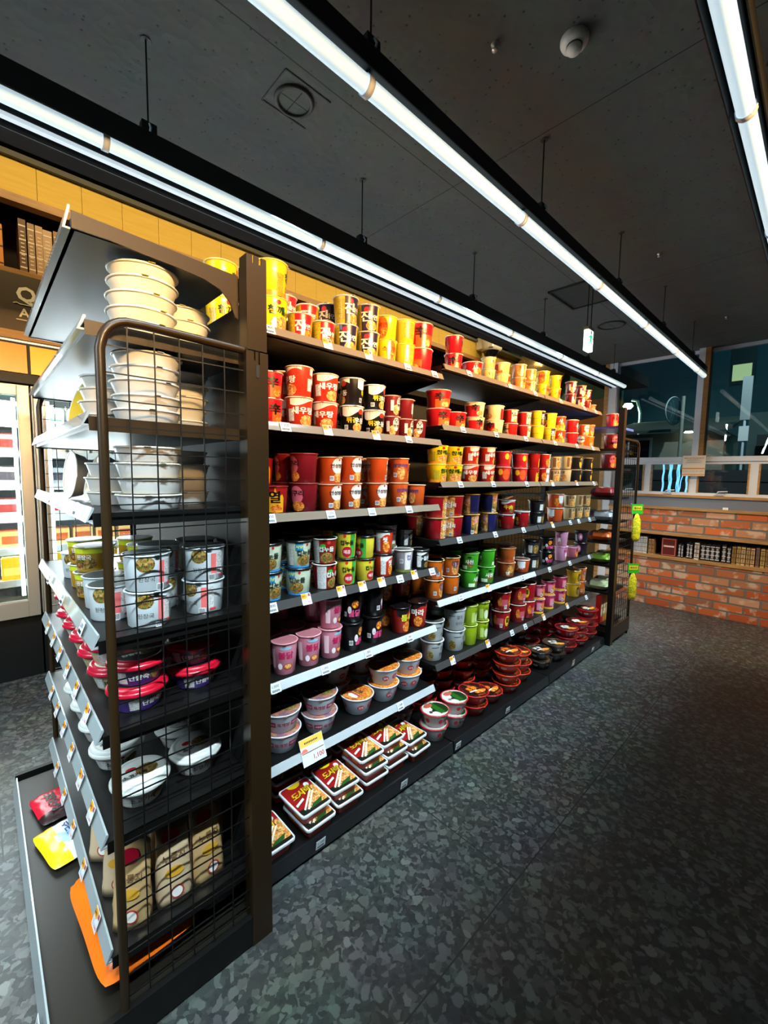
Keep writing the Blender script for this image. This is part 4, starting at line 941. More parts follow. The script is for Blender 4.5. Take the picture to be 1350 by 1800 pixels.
cup('yeul', .044, .035, .100, (166, 26, 28), (150, 40, 36), (150, 30, 30), [('flame', .002, .5, .064, .9, (232, 170, 30)), ('ell', .006, .18, .044, .32, FOODR), ('txt', '열', .0, .60, .46, (20, 12, 12), .06)], 'dark red noodle cup with yellow flame')
cup('neoguri', .052, .042, .108, (126, 22, 34), (150, 60, 60), (110, 24, 32), [('ell', .008, .58, .05, .62, (214, 100, 120)), ('ell', .014, .2, .046, .34, FOODR), ('txt', '너구리', .006, .64, .22, (30, 20, 24), .05)], 'large maroon noodle cup')
cup('pinkred', .050, .040, .098, (204, 40, 58), (236, 190, 180), (200, 60, 60), [('ell', .016, .5, .044, .7, (230, 90, 40)), ('ell', -.016, .66, .024, .4, (240, 190, 40)), ('band', .45, .47, (170, 26, 44))], 'bright crimson noodle cup')
cup('redwhite', .045, .036, .098, (196, 34, 32), W_, (60, 40, 40), [('rect', .02, .5, .03, .94, W_), ('ell', -.006, .4, .036, .6, FOODR), ('txt', 'H', .02, .6, .3, (30, 24, 24))], 'red and white noodle cup')
cup('kko', .045, .036, .096, (222, 200, 150), (90, 66, 50), (150, 110, 70), [('ell', .006, .34, .052, .52, FOOD), ('txt', '꼬꼬', -.002, .74, .24, (60, 36, 24)), ('rect', -.036, .5, .02, .7, (120, 84, 54))], 'beige noodle cup with brown noodle picture')
cup('yelblack', .047, .038, .096, (36, 34, 38), (220, 190, 140), (70, 60, 50), [('ell', .008, .5, .04, .8, (226, 176, 30)), ('ell', .014, .3, .03, .36, FOOD), ('txt', '짜', .0, .66, .3, (36, 30, 30))], 'black and yellow noodle cup')
cup('cupnoodle', .048, .038, .096, (218, 228, 200), W_, BLACKCAP, [('band', .0, .08, (60, 140, 200)), ('rect', -.014, .78, .026, .3, (40, 130, 190)), ('txt', '저당', -.014, .78, .14, (220, 236, 90)), ('ell', .004, .28, .05, .42, FOODD), ('ell', .014, .84, .008, .1, (210, 40, 50)), ('txt', '컵누들', .006, .56, .22, (24, 36, 24), .02), ('rect', -.044, .5, .018, .8, PRINT)], 'pale green noodle cup with black lid', cap=BLACKCAP)
cup('cupred', .048, .038, .096, (150, 30, 26), W_, BLACKCAP, [('rect', -.040, .5, .036, .96, PRINT), ('ell', .008, .24, .052, .42, FOODD), ('ell', .014, .84, .012, .14, (230, 60, 60)), ('txt', '컵누들', .006, .58, .22, (225, 240, 225), .03), ('ell', -.008, .72, .02, .14, (70, 170, 60))], 'dark red noodle cup with dim lid', cap=None)
cup('cupyel', .044, .035, .092, (236, 216, 60), W_, BLACKCAP, [('rect', .026, .5, .024, .96, (60, 160, 60)), ('ell', .0, .24, .044, .4, (180, 30, 40)), ('ell', -.010, .84, .012, .14, (220, 50, 50)), ('txt', '컵누들', .0, .58, .21, (24, 30, 24), .03), ('txt', '매콤', .0, .24, .16, (240, 200, 200))], 'yellow noodle cup with green stripe', cap=BLACKCAP)
cup('redor', .044, .035, .094, (214, 60, 30), W_, BLACKCAP, [('swoosh', -.004, .84, .07, .24, W_), ('rect', -.026, .4, .024, .6, PRINT), ('ell', .016, .3, .036, .46, FOODR), ('txt', '핏', .008, .6, .24, (245, 240, 236))], 'orange red noodle cup with black lid', cap=BLACKCAP)
cup('bwhite', .046, .037, .094, (150, 144, 146), W_, (120, 110, 104), [('rect', .012, .5, .034, .8, (220, 210, 206)), ('txt', '컵', .014, .66, .26, (70, 70, 130)), ('bar', -.02, .5), ('band', 0, .12, (110, 120, 60))], 'grey noodle cup with pale panel')
cup('bblack', .046, .037, .094, (34, 38, 42), W_, BLACKCAP, [('swoosh', .004, .90, .08, .2, W_), ('txt', '누들핏', .006, .56, .24, (240, 244, 244), .05), ('ell', .014, .2, .03, .3, FOODD), ('rect', -.026, .4, .02, .6, PRINT)], 'black noodle cup with white lettering', cap=BLACKCAP)
cup('kim', .062, .051, .104, (176, 22, 32), (214, 170, 120), (230, 170, 60), [('rect', .024, .5, .036, .98, FOOD), ('txt', '김', .022, .56, .30, W_, .07), ('bar', .03, .12), ('txt', '치', .040, .54, .2, W_, .06)], 'large red noodle cup with noodle panel')
cup('navyor', .050, .040, .100, (36, 38, 92), (226, 170, 60), (214, 150, 60), [('rect', .012, .5, .046, .98, FOOD), ('txt', '육', .016, .7, .26, (240, 150, 200), .06), ('ell', .004, .3, .03, .34, FOODD), ('bar', -.004, .1)], 'navy noodle cup with orange picture')
cup('beef', .052, .042, .094, (176, 24, 30), W_, (60, 40, 40), [('swoosh', .004, .88, .08, .2, W_), ('txt', '牛肉', .004, .5, .3, (236, 200, 50), .05), ('ell', .022, .26, .024, .3, FOODD)], 'red noodle cup with yellow characters')
cup('darkbowl', .054, .043, .078, (42, 42, 44), (70, 70, 74), BLACKCAP, [('ell', .012, .4, .04, .6, FOODD), ('rect', -.02, .4, .022, .5, PRINT)], 'dark noodle bowl with black lid', 'noodle bowl', cap=BLACKCAP)
cup('orwhite', .056, .045, .082, (216, 84, 34), (226, 210, 200), (90, 60, 40), [('rect', .014, .62, .04, .5, (226, 226, 226)), ('ell', -.016, .4, .03, .6, FOODR), ('txt', '라면', .014, .36, .2, W_)], 'orange noodle bowl with white panel', 'noodle bowl')
cup('pink', .048, .037, .118, (222, 138, 158), (214, 150, 160), (180, 110, 120), [('ell', .012, .26, .034, .2, (170, 40, 40)), ('ell', .012, .27, .028, .14, FOOD), ('ell', .004, .84, .04, .1, (150, 190, 210)), ('txt', '불닭', .004, .62, .24, (196, 40, 90), .05), ('ell', -.016, .28, .016, .2, (240, 220, 225)), ('rect', -.044, .5, .018, .6, (240, 200, 210))], 'tall pink noodle cup')
cup('blackfire', .046, .036, .108, (26, 22, 26), (40, 36, 40), BLACKCAP, [('ell', .010, .66, .03, .3, FOODR), ('ell', .006, .58, .012, .1, (240, 190, 40)), ('txt', '불닭', .008, .34, .26, (226, 80, 130), .07), ('ell', -.014, .46, .016, .26, (226, 222, 224)), ('bar', -.036, .3)], 'black noodle cup with pink lettering', cap=BLACKCAP)
cup('redblk', .049, .038, .120, (196, 40, 28), (60, 30, 26), BLACKCAP, [('swoosh', .0, .86, .09, .24, (34, 26, 26)), ('ell', .006, .24, .044, .4, FOODR), ('txt', '마라', .004, .60, .28, (240, 236, 224), .07)], 'tall red noodle cup with black lid', cap=BLACKCAP)
cup('redyk', .049, .038, .120, (186, 36, 28), (60, 30, 26), BLACKCAP, [('swoosh', .0, .86, .09, .24, (34, 26, 26)), ('ell', .006, .24, .044, .4, FOODR), ('txt', '틈새', .004, .60, .28, (214, 220, 60), .07)], 'tall red noodle cup with lime lettering', cap=BLACKCAP)
cup('green', .050, .040, .098, (72, 176, 40), (150, 210, 120), (60, 120, 40), [('ell', .018, .4, .034, .5, FOODD), ('txt', '사천', .012, .5, .26, (244, 250, 240), .08), ('rect', -.016, .18, .036, .2, (214, 236, 200)), ('ell', .014, .76, .02, .14, (30, 60, 40))], 'bright green noodle cup')
cup('brownor', .056, .045, .092, (196, 90, 34), (220, 170, 130), (130, 70, 40), [('ell', .016, .5, .046, .7, FOODD), ('ell', .016, .52, .034, .5, FOOD), ('txt', '탱', .0, .26, .28, W_, .06)], 'brown orange noodle bowl', 'noodle bowl')
cup('pinks', .046, .037, .098, (216, 150, 184), (220, 170, 196), (170, 100, 140), [('ell', .012, .4, .02, .4, (240, 240, 240)), ('txt', '불닭', .004, .7, .2, (190, 40, 110)), ('ell', .014, .26, .018, .2, FOOD)], 'lilac pink noodle cup')
cup('pinkbowl', .046, .037, .078, (206, 110, 130), (220, 160, 180), (90, 60, 60), [('ell', .006, .36, .044, .5, FOODR), ('txt', '불', .0, .7, .26, (120, 30, 60))], 'dusty pink noodle bowl', 'noodle bowl')
cup('darkpink', .052, .041, .084, (40, 30, 40), (150, 110, 130), BLACKCAP, [('ell', .012, .5, .03, .6, (214, 110, 160)), ('ell', .014, .5, .014, .3, W_), ('rect', -.02, .4, .02, .5, (150, 150, 160))], 'black and pink noodle bowl', 'noodle bowl', cap=BLACKCAP)
cup('yukbowl', .0725, .050, .076, (206, 212, 224), (222, 226, 232), LIDPIC, [('txt', '육개장', -.002, .46, .22, (176, 40, 70), .04), ('rect', .026, .48, .020, .26, (176, 40, 70)), ('txt', '사발면', .026, .48, .12, (240, 220, 228), .03), ('rect', -.030, .48, .020, .26, (176, 40, 70)), ('txt', '사발면', -.030, .48, .12, (240, 220, 228), .03)], 'white noodle bowl with red stamps', 'noodle bowl', reps=3, lidg=[('disc', 1.04, LIDPIC), ('ell', .3, -.2, .5, .4, FOODD), ('rect', -.1, .2, .5, .12, (70, 40, 90)), ('txt', '육개장', .1, -.1, .3, (240, 236, 240))])
cup('gamjabowl', .0725, .050, .076, (206, 212, 224), (222, 226, 232), LIDPIC, [('ell', .0, .46, .02, .34, (196, 50, 60)), ('txt', '김치', .0, .46, .15, (240, 224, 226), .03), ('ell', .030, .5, .02, .34, (196, 50, 60)), ('txt', '큰', .030, .5, .15, (240, 224, 226), .03)], 'white noodle bowl with round red stamps', 'noodle bowl', reps=3, lidg=[('disc', 1.04, FOODR), ('ell', -.1, .5, .4, .2, (230, 226, 220)), ('txt', '김치', .0, -.1, .42, (40, 26, 40)), ('rect', .0, .3, .6, .06, (200, 60, 100))])
cup('white', .060, .048, .096, (190, 194, 196), (214, 218, 220), (120, 116, 112), [('txt', '멸치', .022, .64, .2, (60, 64, 66), .0), ('txt', '쌀국수', .022, .34, .16, (60, 64, 66), .0), ('rect', -.012, .7, .03, .03, (50, 54, 56)), ('ell', .004, .9, .01, .1, (70, 140, 150)), ('ell', -.034, .3, .028, .46, FOODD)], 'large white noodle cup with dark lettering', lidg=[('disc', 1.0, (96, 92, 88))])
cup('lime', .046, .037, .092, (168, 196, 30), (200, 216, 110), (110, 120, 60), [('ell', .012, .36, .034, .5, (226, 236, 190)), ('txt', '감자', .004, .64, .22, (40, 60, 20), .0), ('rect', -.02, .4, .022, .5, (190, 214, 110))], 'lime green noodle cup')
cup('redyel', .058, .047, .094, (176, 24, 34), (222, 190, 170), LIDDRK, [('ell', .026, .46, .028, .56, (232, 180, 30)), ('txt', '열', .026, .52, .30, (30, 16, 12), .04), ('rect', -.012, .44, .034, .36, (200, 90, 100)), ('bar', -.006, .22), ('ell', -.036, .5, .02, .5, FOODR)], 'wide red noodle cup with yellow badge')
cup('pinkb', .048, .039, .080, (206, 54, 96), (230, 150, 170), LIDDRK, [('ell', .016, .5, .03, .6, FOODR), ('rect', -.012, .5, .03, .5, (226, 140, 160)), ('band', .0, .12, (236, 190, 60)), ('bar', .0, .3)], 'magenta noodle bowl', 'noodle bowl')
cup('yelor', .054, .043, .084, (226, 176, 30), (236, 200, 110), (60, 50, 90), [('ell', .008, .44, .05, .7, FOODD), ('txt', '열라', .0, .66, .2, (40, 24, 20)), ('rect', .034, .5, .018, .8, (220, 100, 30))], 'yellow noodle bowl with dark picture', 'noodle bowl')

ORD = ['first', 'second', 'third', 'fourth', 'fifth', 'sixth', 'seventh', 'eighth', 'ninth', 'tenth', 'eleventh', 'twelfth', 'thirteenth']
# measured heights of the pile tops on each shelf, left to right (0 = as designed)
PILE_TOP = {'A1': [1.972, 1.837, 1.834, 1.951, 1.95, 1.934, 1.948, 1.963],
    'A2': [1.624, 1.662, 1.655, 1.661, 1.653, 1.625, 1.621, 1.542],
    'A3': [1.254, 1.368, 1.359, 1.366, 1.366, 1.369, 1.255],
    'A4': [1.062, 1.06, 0, 1.075, 0, 1.063, 0.966, 0.953],
    'A5': [0, 0, 0.822, 0.82, 0.822, 0, 0],
    'B1': [1.963, 1.874, 1.909, 1.912, 1.946, 1.939, 1.96, 1.962, 1.963, 1.961, 1.944, 1.849],
    'B2': [1.697, 1.609, 1.676, 1.684, 1.679, 1.682, 1.71, 1.714, 1.708, 1.711, 1.691, 1.699],
    'B3': [1.439, 1.439, 1.449, 1.452, 1.44, 1.435, 1.442, 1.446, 1.441, 1.451, 1.45, 1.45],
    'B4': [1.198, 1.198, 1.203, 1.202, 1.161, 0, 0, 1.183, 1.176, 1.174, 1.171],
    'B5': [0.888, 0.888, 0.888, 0.888, 0.873, 0, 0.894, 0.885, 0.907, 0, 0.885],
    'B6': [0.583, 0.605, 0.602, 0.598, 0.62, 0.625, 0.625, 0.622, 0.615, 0.615, 0.604, 0.604]}
SHN = {1: 'top shelf', 2: 'second shelf down', 3: 'third shelf down', 4: 'fourth shelf down', 5: 'fifth shelf down', 6: 'sixth shelf down'}
def shorten(words, n):
    return words if len(words.split()) <= n else ' '.join(words.split()[:n])
TILT = 0
for key, row in PLAN:
    i = int(key[1]); zs = A_Z if key[0] == 'A' else B_Z
    fixed = []
    for j, (x, kind, lv) in enumerate(row):
        if key == 'A5' and j == 5: kind = 'redyk'
        if key == 'A6' and j >= 2: kind = 'gamjabowl'
        fixed.append([x, kind, lv])
    lo_x, hi_x = (.56, 1.533) if key[0] == 'A' else (1.552, 3.466)
    f0 = fixed[0]; f0[0] = max(f0[0], lo_x + KIND[f0[1]]['r'])
    # never let neighbours touch
    for j in range(1, len(fixed)):
        need = fixed[j - 1][0] + KIND[fixed[j - 1][1]]['r'] + KIND[fixed[j][1]]['r'] + (.010 if key == 'A6' else .004)
        if fixed[j][0] < need: fixed[j][0] = need
    lim = hi_x
    for f0 in fixed[::-1]:
        rr = KIND[f0[1]]['r'] + .001
        if f0[0] + rr > lim: f0[0] = lim - rr
        lim = f0[0] - rr - .0015
    rows = 3 if (key in ('A3', 'A4', 'A5', 'A1')) else 2
    if key == 'A6': rows = 2
    if key in ('B1', 'B2', 'B3'): rows = 1
    if key == 'A1': rows = 2
    if key == 'A3': rows = 2
    cnt = {}
    for rw in range(rows):
        for j, (x, kind, lv) in enumerate(fixed):
            K = KIND[kind]; r = K['r']; h = K['h']
            y = 1.256 + r + rw * (2 * r + .012)
            if y + r > 1.632: continue
            if rw and key[0] == 'B' and x > 2.5 : continue
            z0 = zs[i]
            xl = x + (random.uniform(-.0012, .0012) if rw else 0)
            if key == 'A1' and rw == 1 and j == 0: xl = .612
            if key[0] == 'B' and 2.52 - r < xl < 2.525 + r and False: pass
            n = lv if rw == 0 else 2
            if key == 'A6' and rw == 1: n = 2 if j in (0, 2, 3) else 1
            if key in ('A5',) and rw == 1 and j < 2: n = 1
            bay_w = 'near bay' if key[0] == 'A' else ('middle bay' if xl < 2.521 else 'far bay')
            cnt[(bay_w, rw)] = cnt.get((bay_w, rw), 0) + 1
            o_ = ORD[cnt[(bay_w, rw)] - 1]
            kk = kind
            if key == 'A2' and rw == 0 and j == 2 and True: pass
            zz = z0 + .0006
            sc = 1.0
            if key in PILE_TOP and PILE_TOP[key][j]: sc = min(1.22, max(.62, (PILE_TOP[key][j] - z0 + .003) / (max(lv, 1) * h)))
            gap_above = (zs.get(i - 1, 9) - .024 - z0) / (n * (h + .0006))
            sc = min(sc, gap_above - .02)
            for q in range(n):
                base_rot = -.30 + random.choice((-.55, -.25, 0, .2, .45)) + random.uniform(-.08, .08)
                if random.random() < .16: base_rot += PI / 2
                rwn = ('front', 'second', 'rear')[rw]
                tot = {1: 'single', 2: ('lower', 'upper')[q]}[n]
                lab = '%s %s, %s %s stack, %s, %s' % (tot, shorten(K['words'], 7), o_, rwn, SHN[i], bay_w)
                place(kk, (xl + random.uniform(-.0005, .0005) * (q > 0), y, zz), base_rot, lab, '%s stacks' % K['words'], scale=(1, 1, sc))
                zz += h * sc + .0006

# ------------------------------------------------------------------ lunch-box trays and bowls on the base deck
def tray_mesh():
    cs = [(-1, -1), (1, -1), (1, 1), (-1, 1)]
    def ring(a, b, r, z, n=5):
        pts = []
        for sx, sy in cs:
            a0 = math.atan2(sy, sx) - PI / 4
            for k in range(n):
                an = a0 + PI / 2 * k / (n - 1); pts.append((sx * (a - r) + r * math.cos(an), sy * (b - r) + r * math.sin(an), z))
        return pts
    b = MB(); RED = P_((206, 44, 24))
    rs = [ring(.066, .048, .012, 0), ring(.074, .055, .013, .036)]; n = len(rs[0])
    b.add(rs[0] + rs[1], [(k, (k + 1) % n, n + (k + 1) % n, n + k) for k in range(n)] + [tuple(range(n))[::-1]], RED)
    for sx in (-.03, .03): b.box(sx - .016, sx + .016, -.0545, -.0525, .014, .026, P_((240, 140, 30)))
    r = MB(); r1, r2, r3, r4 = ring(.074, .055, .013, .033), ring(.0815, .0625, .014, .035), ring(.0815, .0625, .014, .0415), ring(.076, .057, .012, .043)
    r.add(r1 + r2 + r3 + r4, [(a * n + k, a * n + (k + 1) % n, (a + 1) * n + (k + 1) % n, (a + 1) * n + k) for a in range(3) for k in range(n)], mat((222, 226, 230), .3, 0, .2))
    l = MB(); r5 = ring(.076, .057, .012, .0425)
    l.add(r5, [tuple(range(n))], P_((150, 26, 26)))
    def q(pts, mt, lay): l.add([(-y, x, .0425 + .0004 * lay) for x, y in pts], [tuple(range(len(pts)))], mt)
    q([(-.056, -.075), (.056, -.075), (.056, -.03), (-.02, -.052), (-.056, -.045)], P_((26, 30, 24)), 1)
    q([(-.03, -.06), (.056, -.062), (.056, .02), (.03, .012)], FOOD, 2); q([(.0, -.03), (.056, -.01), (.056, .03), (.036, .03)], FOOD, 3)
    q([(-.02, -.066), (.03, -.06), (.044, -.04), (.0, -.05)], P_((40, 84, 36)), 3)
    q([(-.050, -.030), (-.012, -.014), (-.012, -.004), (-.050, -.020)], P_((206, 226, 216)), 4)
    q([(-.036, -.060), (.032, .010), (.028, .015), (-.040, -.054)], P_((232, 222, 200)), 5)
    q([(-.024, -.066), (.040, .004), (.036, .009), (-.028, -.060)], P_((232, 222, 200)), 5)
    q([(-.002 + .026 * math.cos(PI + PI * k / 16), .0745 + .021 * math.sin(PI + PI * k / 16)) for k in range(17)], P_((240, 200, 30)), 2)
    q([(.036 + .010 * math.cos(2 * PI * k / 16), .045 + .012 * math.sin(2 * PI * k / 16)) for k in range(16)], P_((214, 214, 224)), 2)
    ca, sa = math.cos(-.10), math.sin(-.10)
    for dx in (-.0012, 0, .0012):
        put_text(l, '도시락', lambda a, b: (-((a * .92) * sa * -1 + b * 1.15 + .020), a * .92 * ca + b * .1 - .002 + dx, .0425 + .0028), .031, P_((238, 206, 40)), .02)
    put_text(l, '도시락', lambda a, b: (-(a * .92 * .1 + b * 1.15 + .018), a * .92 - .001 + .0014, .0425 + .0022), .0325, P_((40, 16, 14)), .02)
    return b.mesh('tray_body'), r.mesh('rim'), l.mesh('lid')
TR = tray_mesh()
def put_tray(x, y, z, rz, label):
    t = thing('lunchbox_noodle_tray', label, 'noodle tray', (x, y, z), rz, 'red lunchbox noodle trays on the base deck')
    for n, m_ in zip(('tray_body', 'rim', 'lid'), TR):
        o = bpy.data.objects.new(n, m_); col.objects.link(o); o.parent = t
A90 = -PI / 2
trays = [('beside the tall post', .640, 1.205, 1, A90), ('first full', .792, 1.212, 2, A90 + .03), ('second full', .935, 1.225, 2, A90 - .03), ('third full', 1.078, 1.24, 3, A90 - .02), ('fourth full', 1.206, 1.25, 3, A90), ('last full', 1.339, 1.235, 2, A90 + .04)]
lv = ['bottom', 'middle', 'top']
for nm, x, y, n, rz in trays:
    for q in range(n):
        w_ = 'single' if n == 1 else ('bottom' if q == 0 else ('top' if q == n - 1 else 'middle'))
        d = (.0, 0) if q == n - 1 else ((.004 * (n - q)), -.014 * (n - q - 1) * (1 if n > 2 else .9))
        lab = ('single red lunchbox tray lying low beside the tall post' if n == 1 else '%s red lunchbox noodle tray in the %s stack right of the tall post' % (w_, nm))
        put_tray(x + d[0], y - (0 if q == n - 1 else .016), DECK + .0006 + q * .0438, rz, lab)
for k, x in enumerate((.655, .80, .94, 1.08, 1.215, 1.335)):
    for q in range(2 if k else 1):
        put_tray(x, 1.405 + .0, DECK + .0006 + q * .0438, A90, '%s rear red lunchbox tray in %s stack behind the front trays' % ('upper' if q else 'lower', ORD[k]))

cup('seabowl', .070, .050, .068, (214, 214, 216), (206, 24, 44), LIDGRN, [('ell', -.014, .5, .014, .34, (206, 30, 50)), ('txt', '우육', .006, .5, .24, (30, 26, 28), .03), ('ell', .026, .5, .014, .34, (206, 30, 50))], 'red rimmed bowl with green lid', 'noodle bowl', reps=3, lidg=[('disc', 1.02, (214, 206, 200)), ('ell', .35, -.1, .6, .78, (24, 50, 20)), ('rect', .1, .0, .24, .8, (40, 92, 28)), ('ell', -.2, .58, .4, .26, (190, 90, 70)), ('txt', '우육', -.5, -.2, .34, (30, 24, 24))])
def fire(key, base, lidm, words, txt_c, txt, rimc=None):
    cup(key, .080, .052, .058, base, rimc or base, lidm, [('txt', txt, .0, .5, .34, W_, .05), ('ell', .026, .5, .02, .3, W_)], words, 'noodle bowl', reps=3, lidg=[('disc', 1.03, lidm), ('txt', txt, -.1, .16, .46, txt_c), ('ell', .3, -.4, .5, .22, FOODR), ('rect', -.2, -.2, .34, .07, (226, 222, 216))])
fire('firebowl', (206, 28, 28), LIDRED, 'red flared bowl with black lid', (236, 130, 30), '짬뽕')
fire('orangefire', (222, 56, 24), LIDRED, 'orange red flared bowl', (230, 120, 30), '짜왕')
fire('blackbowl', (44, 24, 22), LIDDRK, 'flat black noodle bowl', (214, 210, 200), '짜장', (30, 26, 26))
fire('crimson', (196, 20, 40), LIDRED, 'crimson flared bowl', (230, 226, 220), '짬뽕')
bowls = [('seabowl', 1.515, 1.215, 2, 'next to the last trays'), ('seabowl', 1.668, 1.215, 2, 'just past the bay joint'), ('seabowl', 1.50, 1.42, 2, 'behind the first bowl pile'),
         ('firebowl', 1.836, 1.215, 2, 'front pile after white bowls'), ('firebowl', 2.003, 1.225, 1, 'next low front pile'), ('firebowl', 1.665, 1.42, 3, 'rear pile behind white bowls'), ('firebowl', 1.84, 1.43, 3, 'second rear pile'),
         ('orangefire', 2.178, 1.215, 4, 'first tall orange pile'), ('orangefire', 2.35, 1.24, 3, 'second tall orange pile'), ('orangefire', 2.02, 1.42, 4, 'rear orange pile'), ('orangefire', 2.22, 1.43, 4, 'last rear orange pile'),
         ('blackbowl', 2.61, 1.225, 2, 'front black pile in far bay'), ('blackbowl', 2.80, 1.215, 2, 'second black pile in far bay'), ('blackbowl', 2.45, 1.45, 3, 'rear black pile'), ('blackbowl', 2.66, 1.42, 3, 'rear black pile in far bay'),
         ('crimson', 2.99, 1.22, 3, 'front crimson pile in far bay'), ('crimson', 3.18, 1.215, 3, 'second crimson pile in far bay'), ('crimson', 3.37, 1.22, 4, 'last crimson pile by far unit'), ('crimson', 2.86, 1.43, 4, 'rear crimson pile'), ('crimson', 3.06, 1.44, 5, 'second rear crimson pile'), ('crimson', 3.27, 1.44, 4, 'last rear crimson pile')]
for kd, x, y, n, pos in bowls:
    h = KIND[kd]['h']; hh = h if kd == 'seabowl' else .040
    for q in range(n):
        num = ['bottom', 'second', 'third', 'fourth', 'fifth'][q] if q < n - 1 or n == 1 else 'top'
        if n == 1: num = 'single'
        j = .006 if q else 0
        zz = DECK + .0006 + q * (h + .0006)
        place(kd, (x + random.uniform(-j, j), y + random.uniform(-j, j), zz), random.uniform(-.6, .3), '%s %s, %s on base deck' % (num, KIND[kd]['words'], pos), '%s piles' % KIND[kd]['words'])

# ------------------------------------------------------------------ goods on the near end unit
cup('foil', .074, .060, .0315, FOIL, FOIL, (240, 210, 60), [], 'yellow lidded foam bowl', 'rice bowl')
cup('foilw', .074, .061, .031, FOIL, FOIL, (226, 226, 222), [], 'plain white bowl', 'rice bowl')
cup('fluted', .073, .062, .036, (232, 232, 230), (236, 236, 232), (214, 190, 150), [], 'white fluted bowl', 'rice bowl', ribs=True)
cup('soup', .052, .045, .086, (214, 222, 226), (196, 204, 208), (60, 70, 74), [('ell', -.022, .74, .036, .42, FOODD), ('rect', .010, .5, .012, .62, (232, 110, 110)), ('rect', .024, .5, .016, .66, PRINT), ('txt', '된장국', -.020, .34, .15, (60, 60, 60), .0), ('rect', .03, .14, .014, .06, (214, 60, 60)), ('bar', .006, .1)], 'white soup cup', 'soup cup', lidg=[('disc', 1.05, (80, 88, 90))])
cup('miso', .052, .044, .074, (196, 150, 40), (220, 214, 190), (70, 70, 66), [('band', .72, .94, (214, 222, 50)), ('ell', .0, .36, .06, .5, FOODD), ('txt', '된장국', .0, .58, .2, (240, 236, 224), .03)], 'brown and yellow soup cup', 'soup cup', lidg=[('disc', 1.05, (110, 108, 96))])
def porridge(key, lidc, band, words, txt, side):
    r1, r0, h = .066, .046, .066
    b = MB(); b.lathe([(r0 - .002, 0), (r0, .002), (.060, .045)], P_(side), 32); b.disc(r0 - .002, 0, P_(side), 32, up=False)
    els = [('band', .05, .95, band)] if band else []
    els += [('ell', .022, .5, .022, .6, FOODD), ('txt', txt, -.006, .5, .36, W_ if band else (40, 36, 34), .05), ('rect', -.034, .5, .018, .7, PRINT), ('ell', .0, .8, .012, .2, (200, 30, 50))]
    gfx(b, els, r0, .060, .045, 2)
    rim = MB(); L = P_(lidc); rim.lathe([(.060, .044), (.067, .0445), (.068, .047), (.068, .053), (.065, .0555)], L, 36)
    l = MB(); l.lathe([(.065, .0555), (.063, .062), (.060, .0655), (.056, .066), (.0505, .0645)], L, 36); l.disc(.0505, .0645, P_((40, 30, 34)) if band else P_((226, 226, 220)), 36)
    lid_gfx(l, .0645, .05, [('ell', .3, .0, .5, .45, FOODD), ('ell', -.35, .35, .24, .16, (200, 30, 50)), ('txt', txt, -.3, -.2, .3, W_ if band else (50, 44, 40))])
    KIND[key] = dict(body=b.mesh('bowl_body'), rim=rim.mesh('rim'), lid=l.mesh('lid'), h=h, r=r1 + .002, words=words, cat='porridge bowl')
porridge('redpor', (190, 16, 44), (58, 34, 110), 'red lidded purple porridge bowl', '단팥죽', (228, 220, 214))
porridge('redmush', (196, 22, 54), None, 'red lidded porridge bowl', '버섯죽', (214, 196, 150))
porridge('whitepor', (206, 208, 204), None, 'white lidded porridge bowl', '소고기죽', (232, 228, 222))
lvl = ['bottom', 'second', 'third', 'fourth', 'fifth', 'top']
def pile(kd, x, y, z, n, pos, shelf, rz=0.0, jit=.005):
    K = KIND[kd]; zz = z + .0006
    for q in range(n):
        nm = 'single' if n == 1 else ('top' if q == n - 1 else ('lower' if n == 2 else lvl[q]))
        j = jit if q else 0
        place(kd, (x + random.uniform(-j, j), y + random.uniform(-j, j), zz), rz + random.uniform(-.4, .4), '%s %s, %s, %s of near end unit' % (nm, K['words'], pos, shelf), '%s stacks' % K['words'])
        zz += K['h'] + .0006
S2, S3, S4, S5, S6, S7, S8 = 'second shelf', 'third shelf', 'fourth shelf', 'fifth shelf', 'sixth shelf', 'seventh shelf', 'eighth shelf'
pile('foil', .300, 1.135, EZ[2], 5, 'left pile', S2); pile('foil', .419, 1.250, EZ[2], 4, 'right pile', S2, jit=.003)
pile('foilw', .300, 1.13, EZ[3], 5, 'left pile', S3); pile('foilw', .419, 1.27, EZ[3], 5, 'right pile', S3, jit=.003); pile('foilw', .265, 1.30, EZ[3], 4, 'inner pile', S3, jit=.003)
pile('fluted', .300, 1.13, EZ[4], 4, 'left pile', S4); pile('fluted', .419, 1.27, EZ[4], 4, 'right pile', S4, jit=.003); pile('fluted', .27, 1.30, EZ[4], 3, 'inner pile', S4, jit=.003)
def standing(kd, x, y, z, tilt, pos, shelf, rz=0.0):
    K = KIND[kd]; r = K['r']; h = K['h']
    a = PI / 2 - tilt
    # stands on its rim, leaning: rotation about y puts the mouth towards -x
    t = place(kd, (x, y, z), rz, '%s on edge, %s, %s of near end unit' % (K['words'], pos, shelf), '%s stood on edge' % K['words'], rot=(0, -a, rz))
    bpy.context.view_layer.update()
    zmin = min((t.matrix_world @ v.co).z for o in t.children for v in o.data.vertices)
    t.location.z += z - zmin + .0008
standing('foil', .275, 1.36, EZ[2], .62, 'leftmost beside the piles', S2, .1)
standing('foilw', .27, 1.53, EZ[2], .5, 'behind the yellow one', S2, .1); standing('foilw', .27, 1.71, EZ[2], .5, 'third along the rail', S2, .1)
standing('foil', .25, 1.49, EZ[3], .25, 'first along the rail', S3, .2); standing('foilw', .37, 1.52, EZ[3], .25, 'right of first', S3, .2)
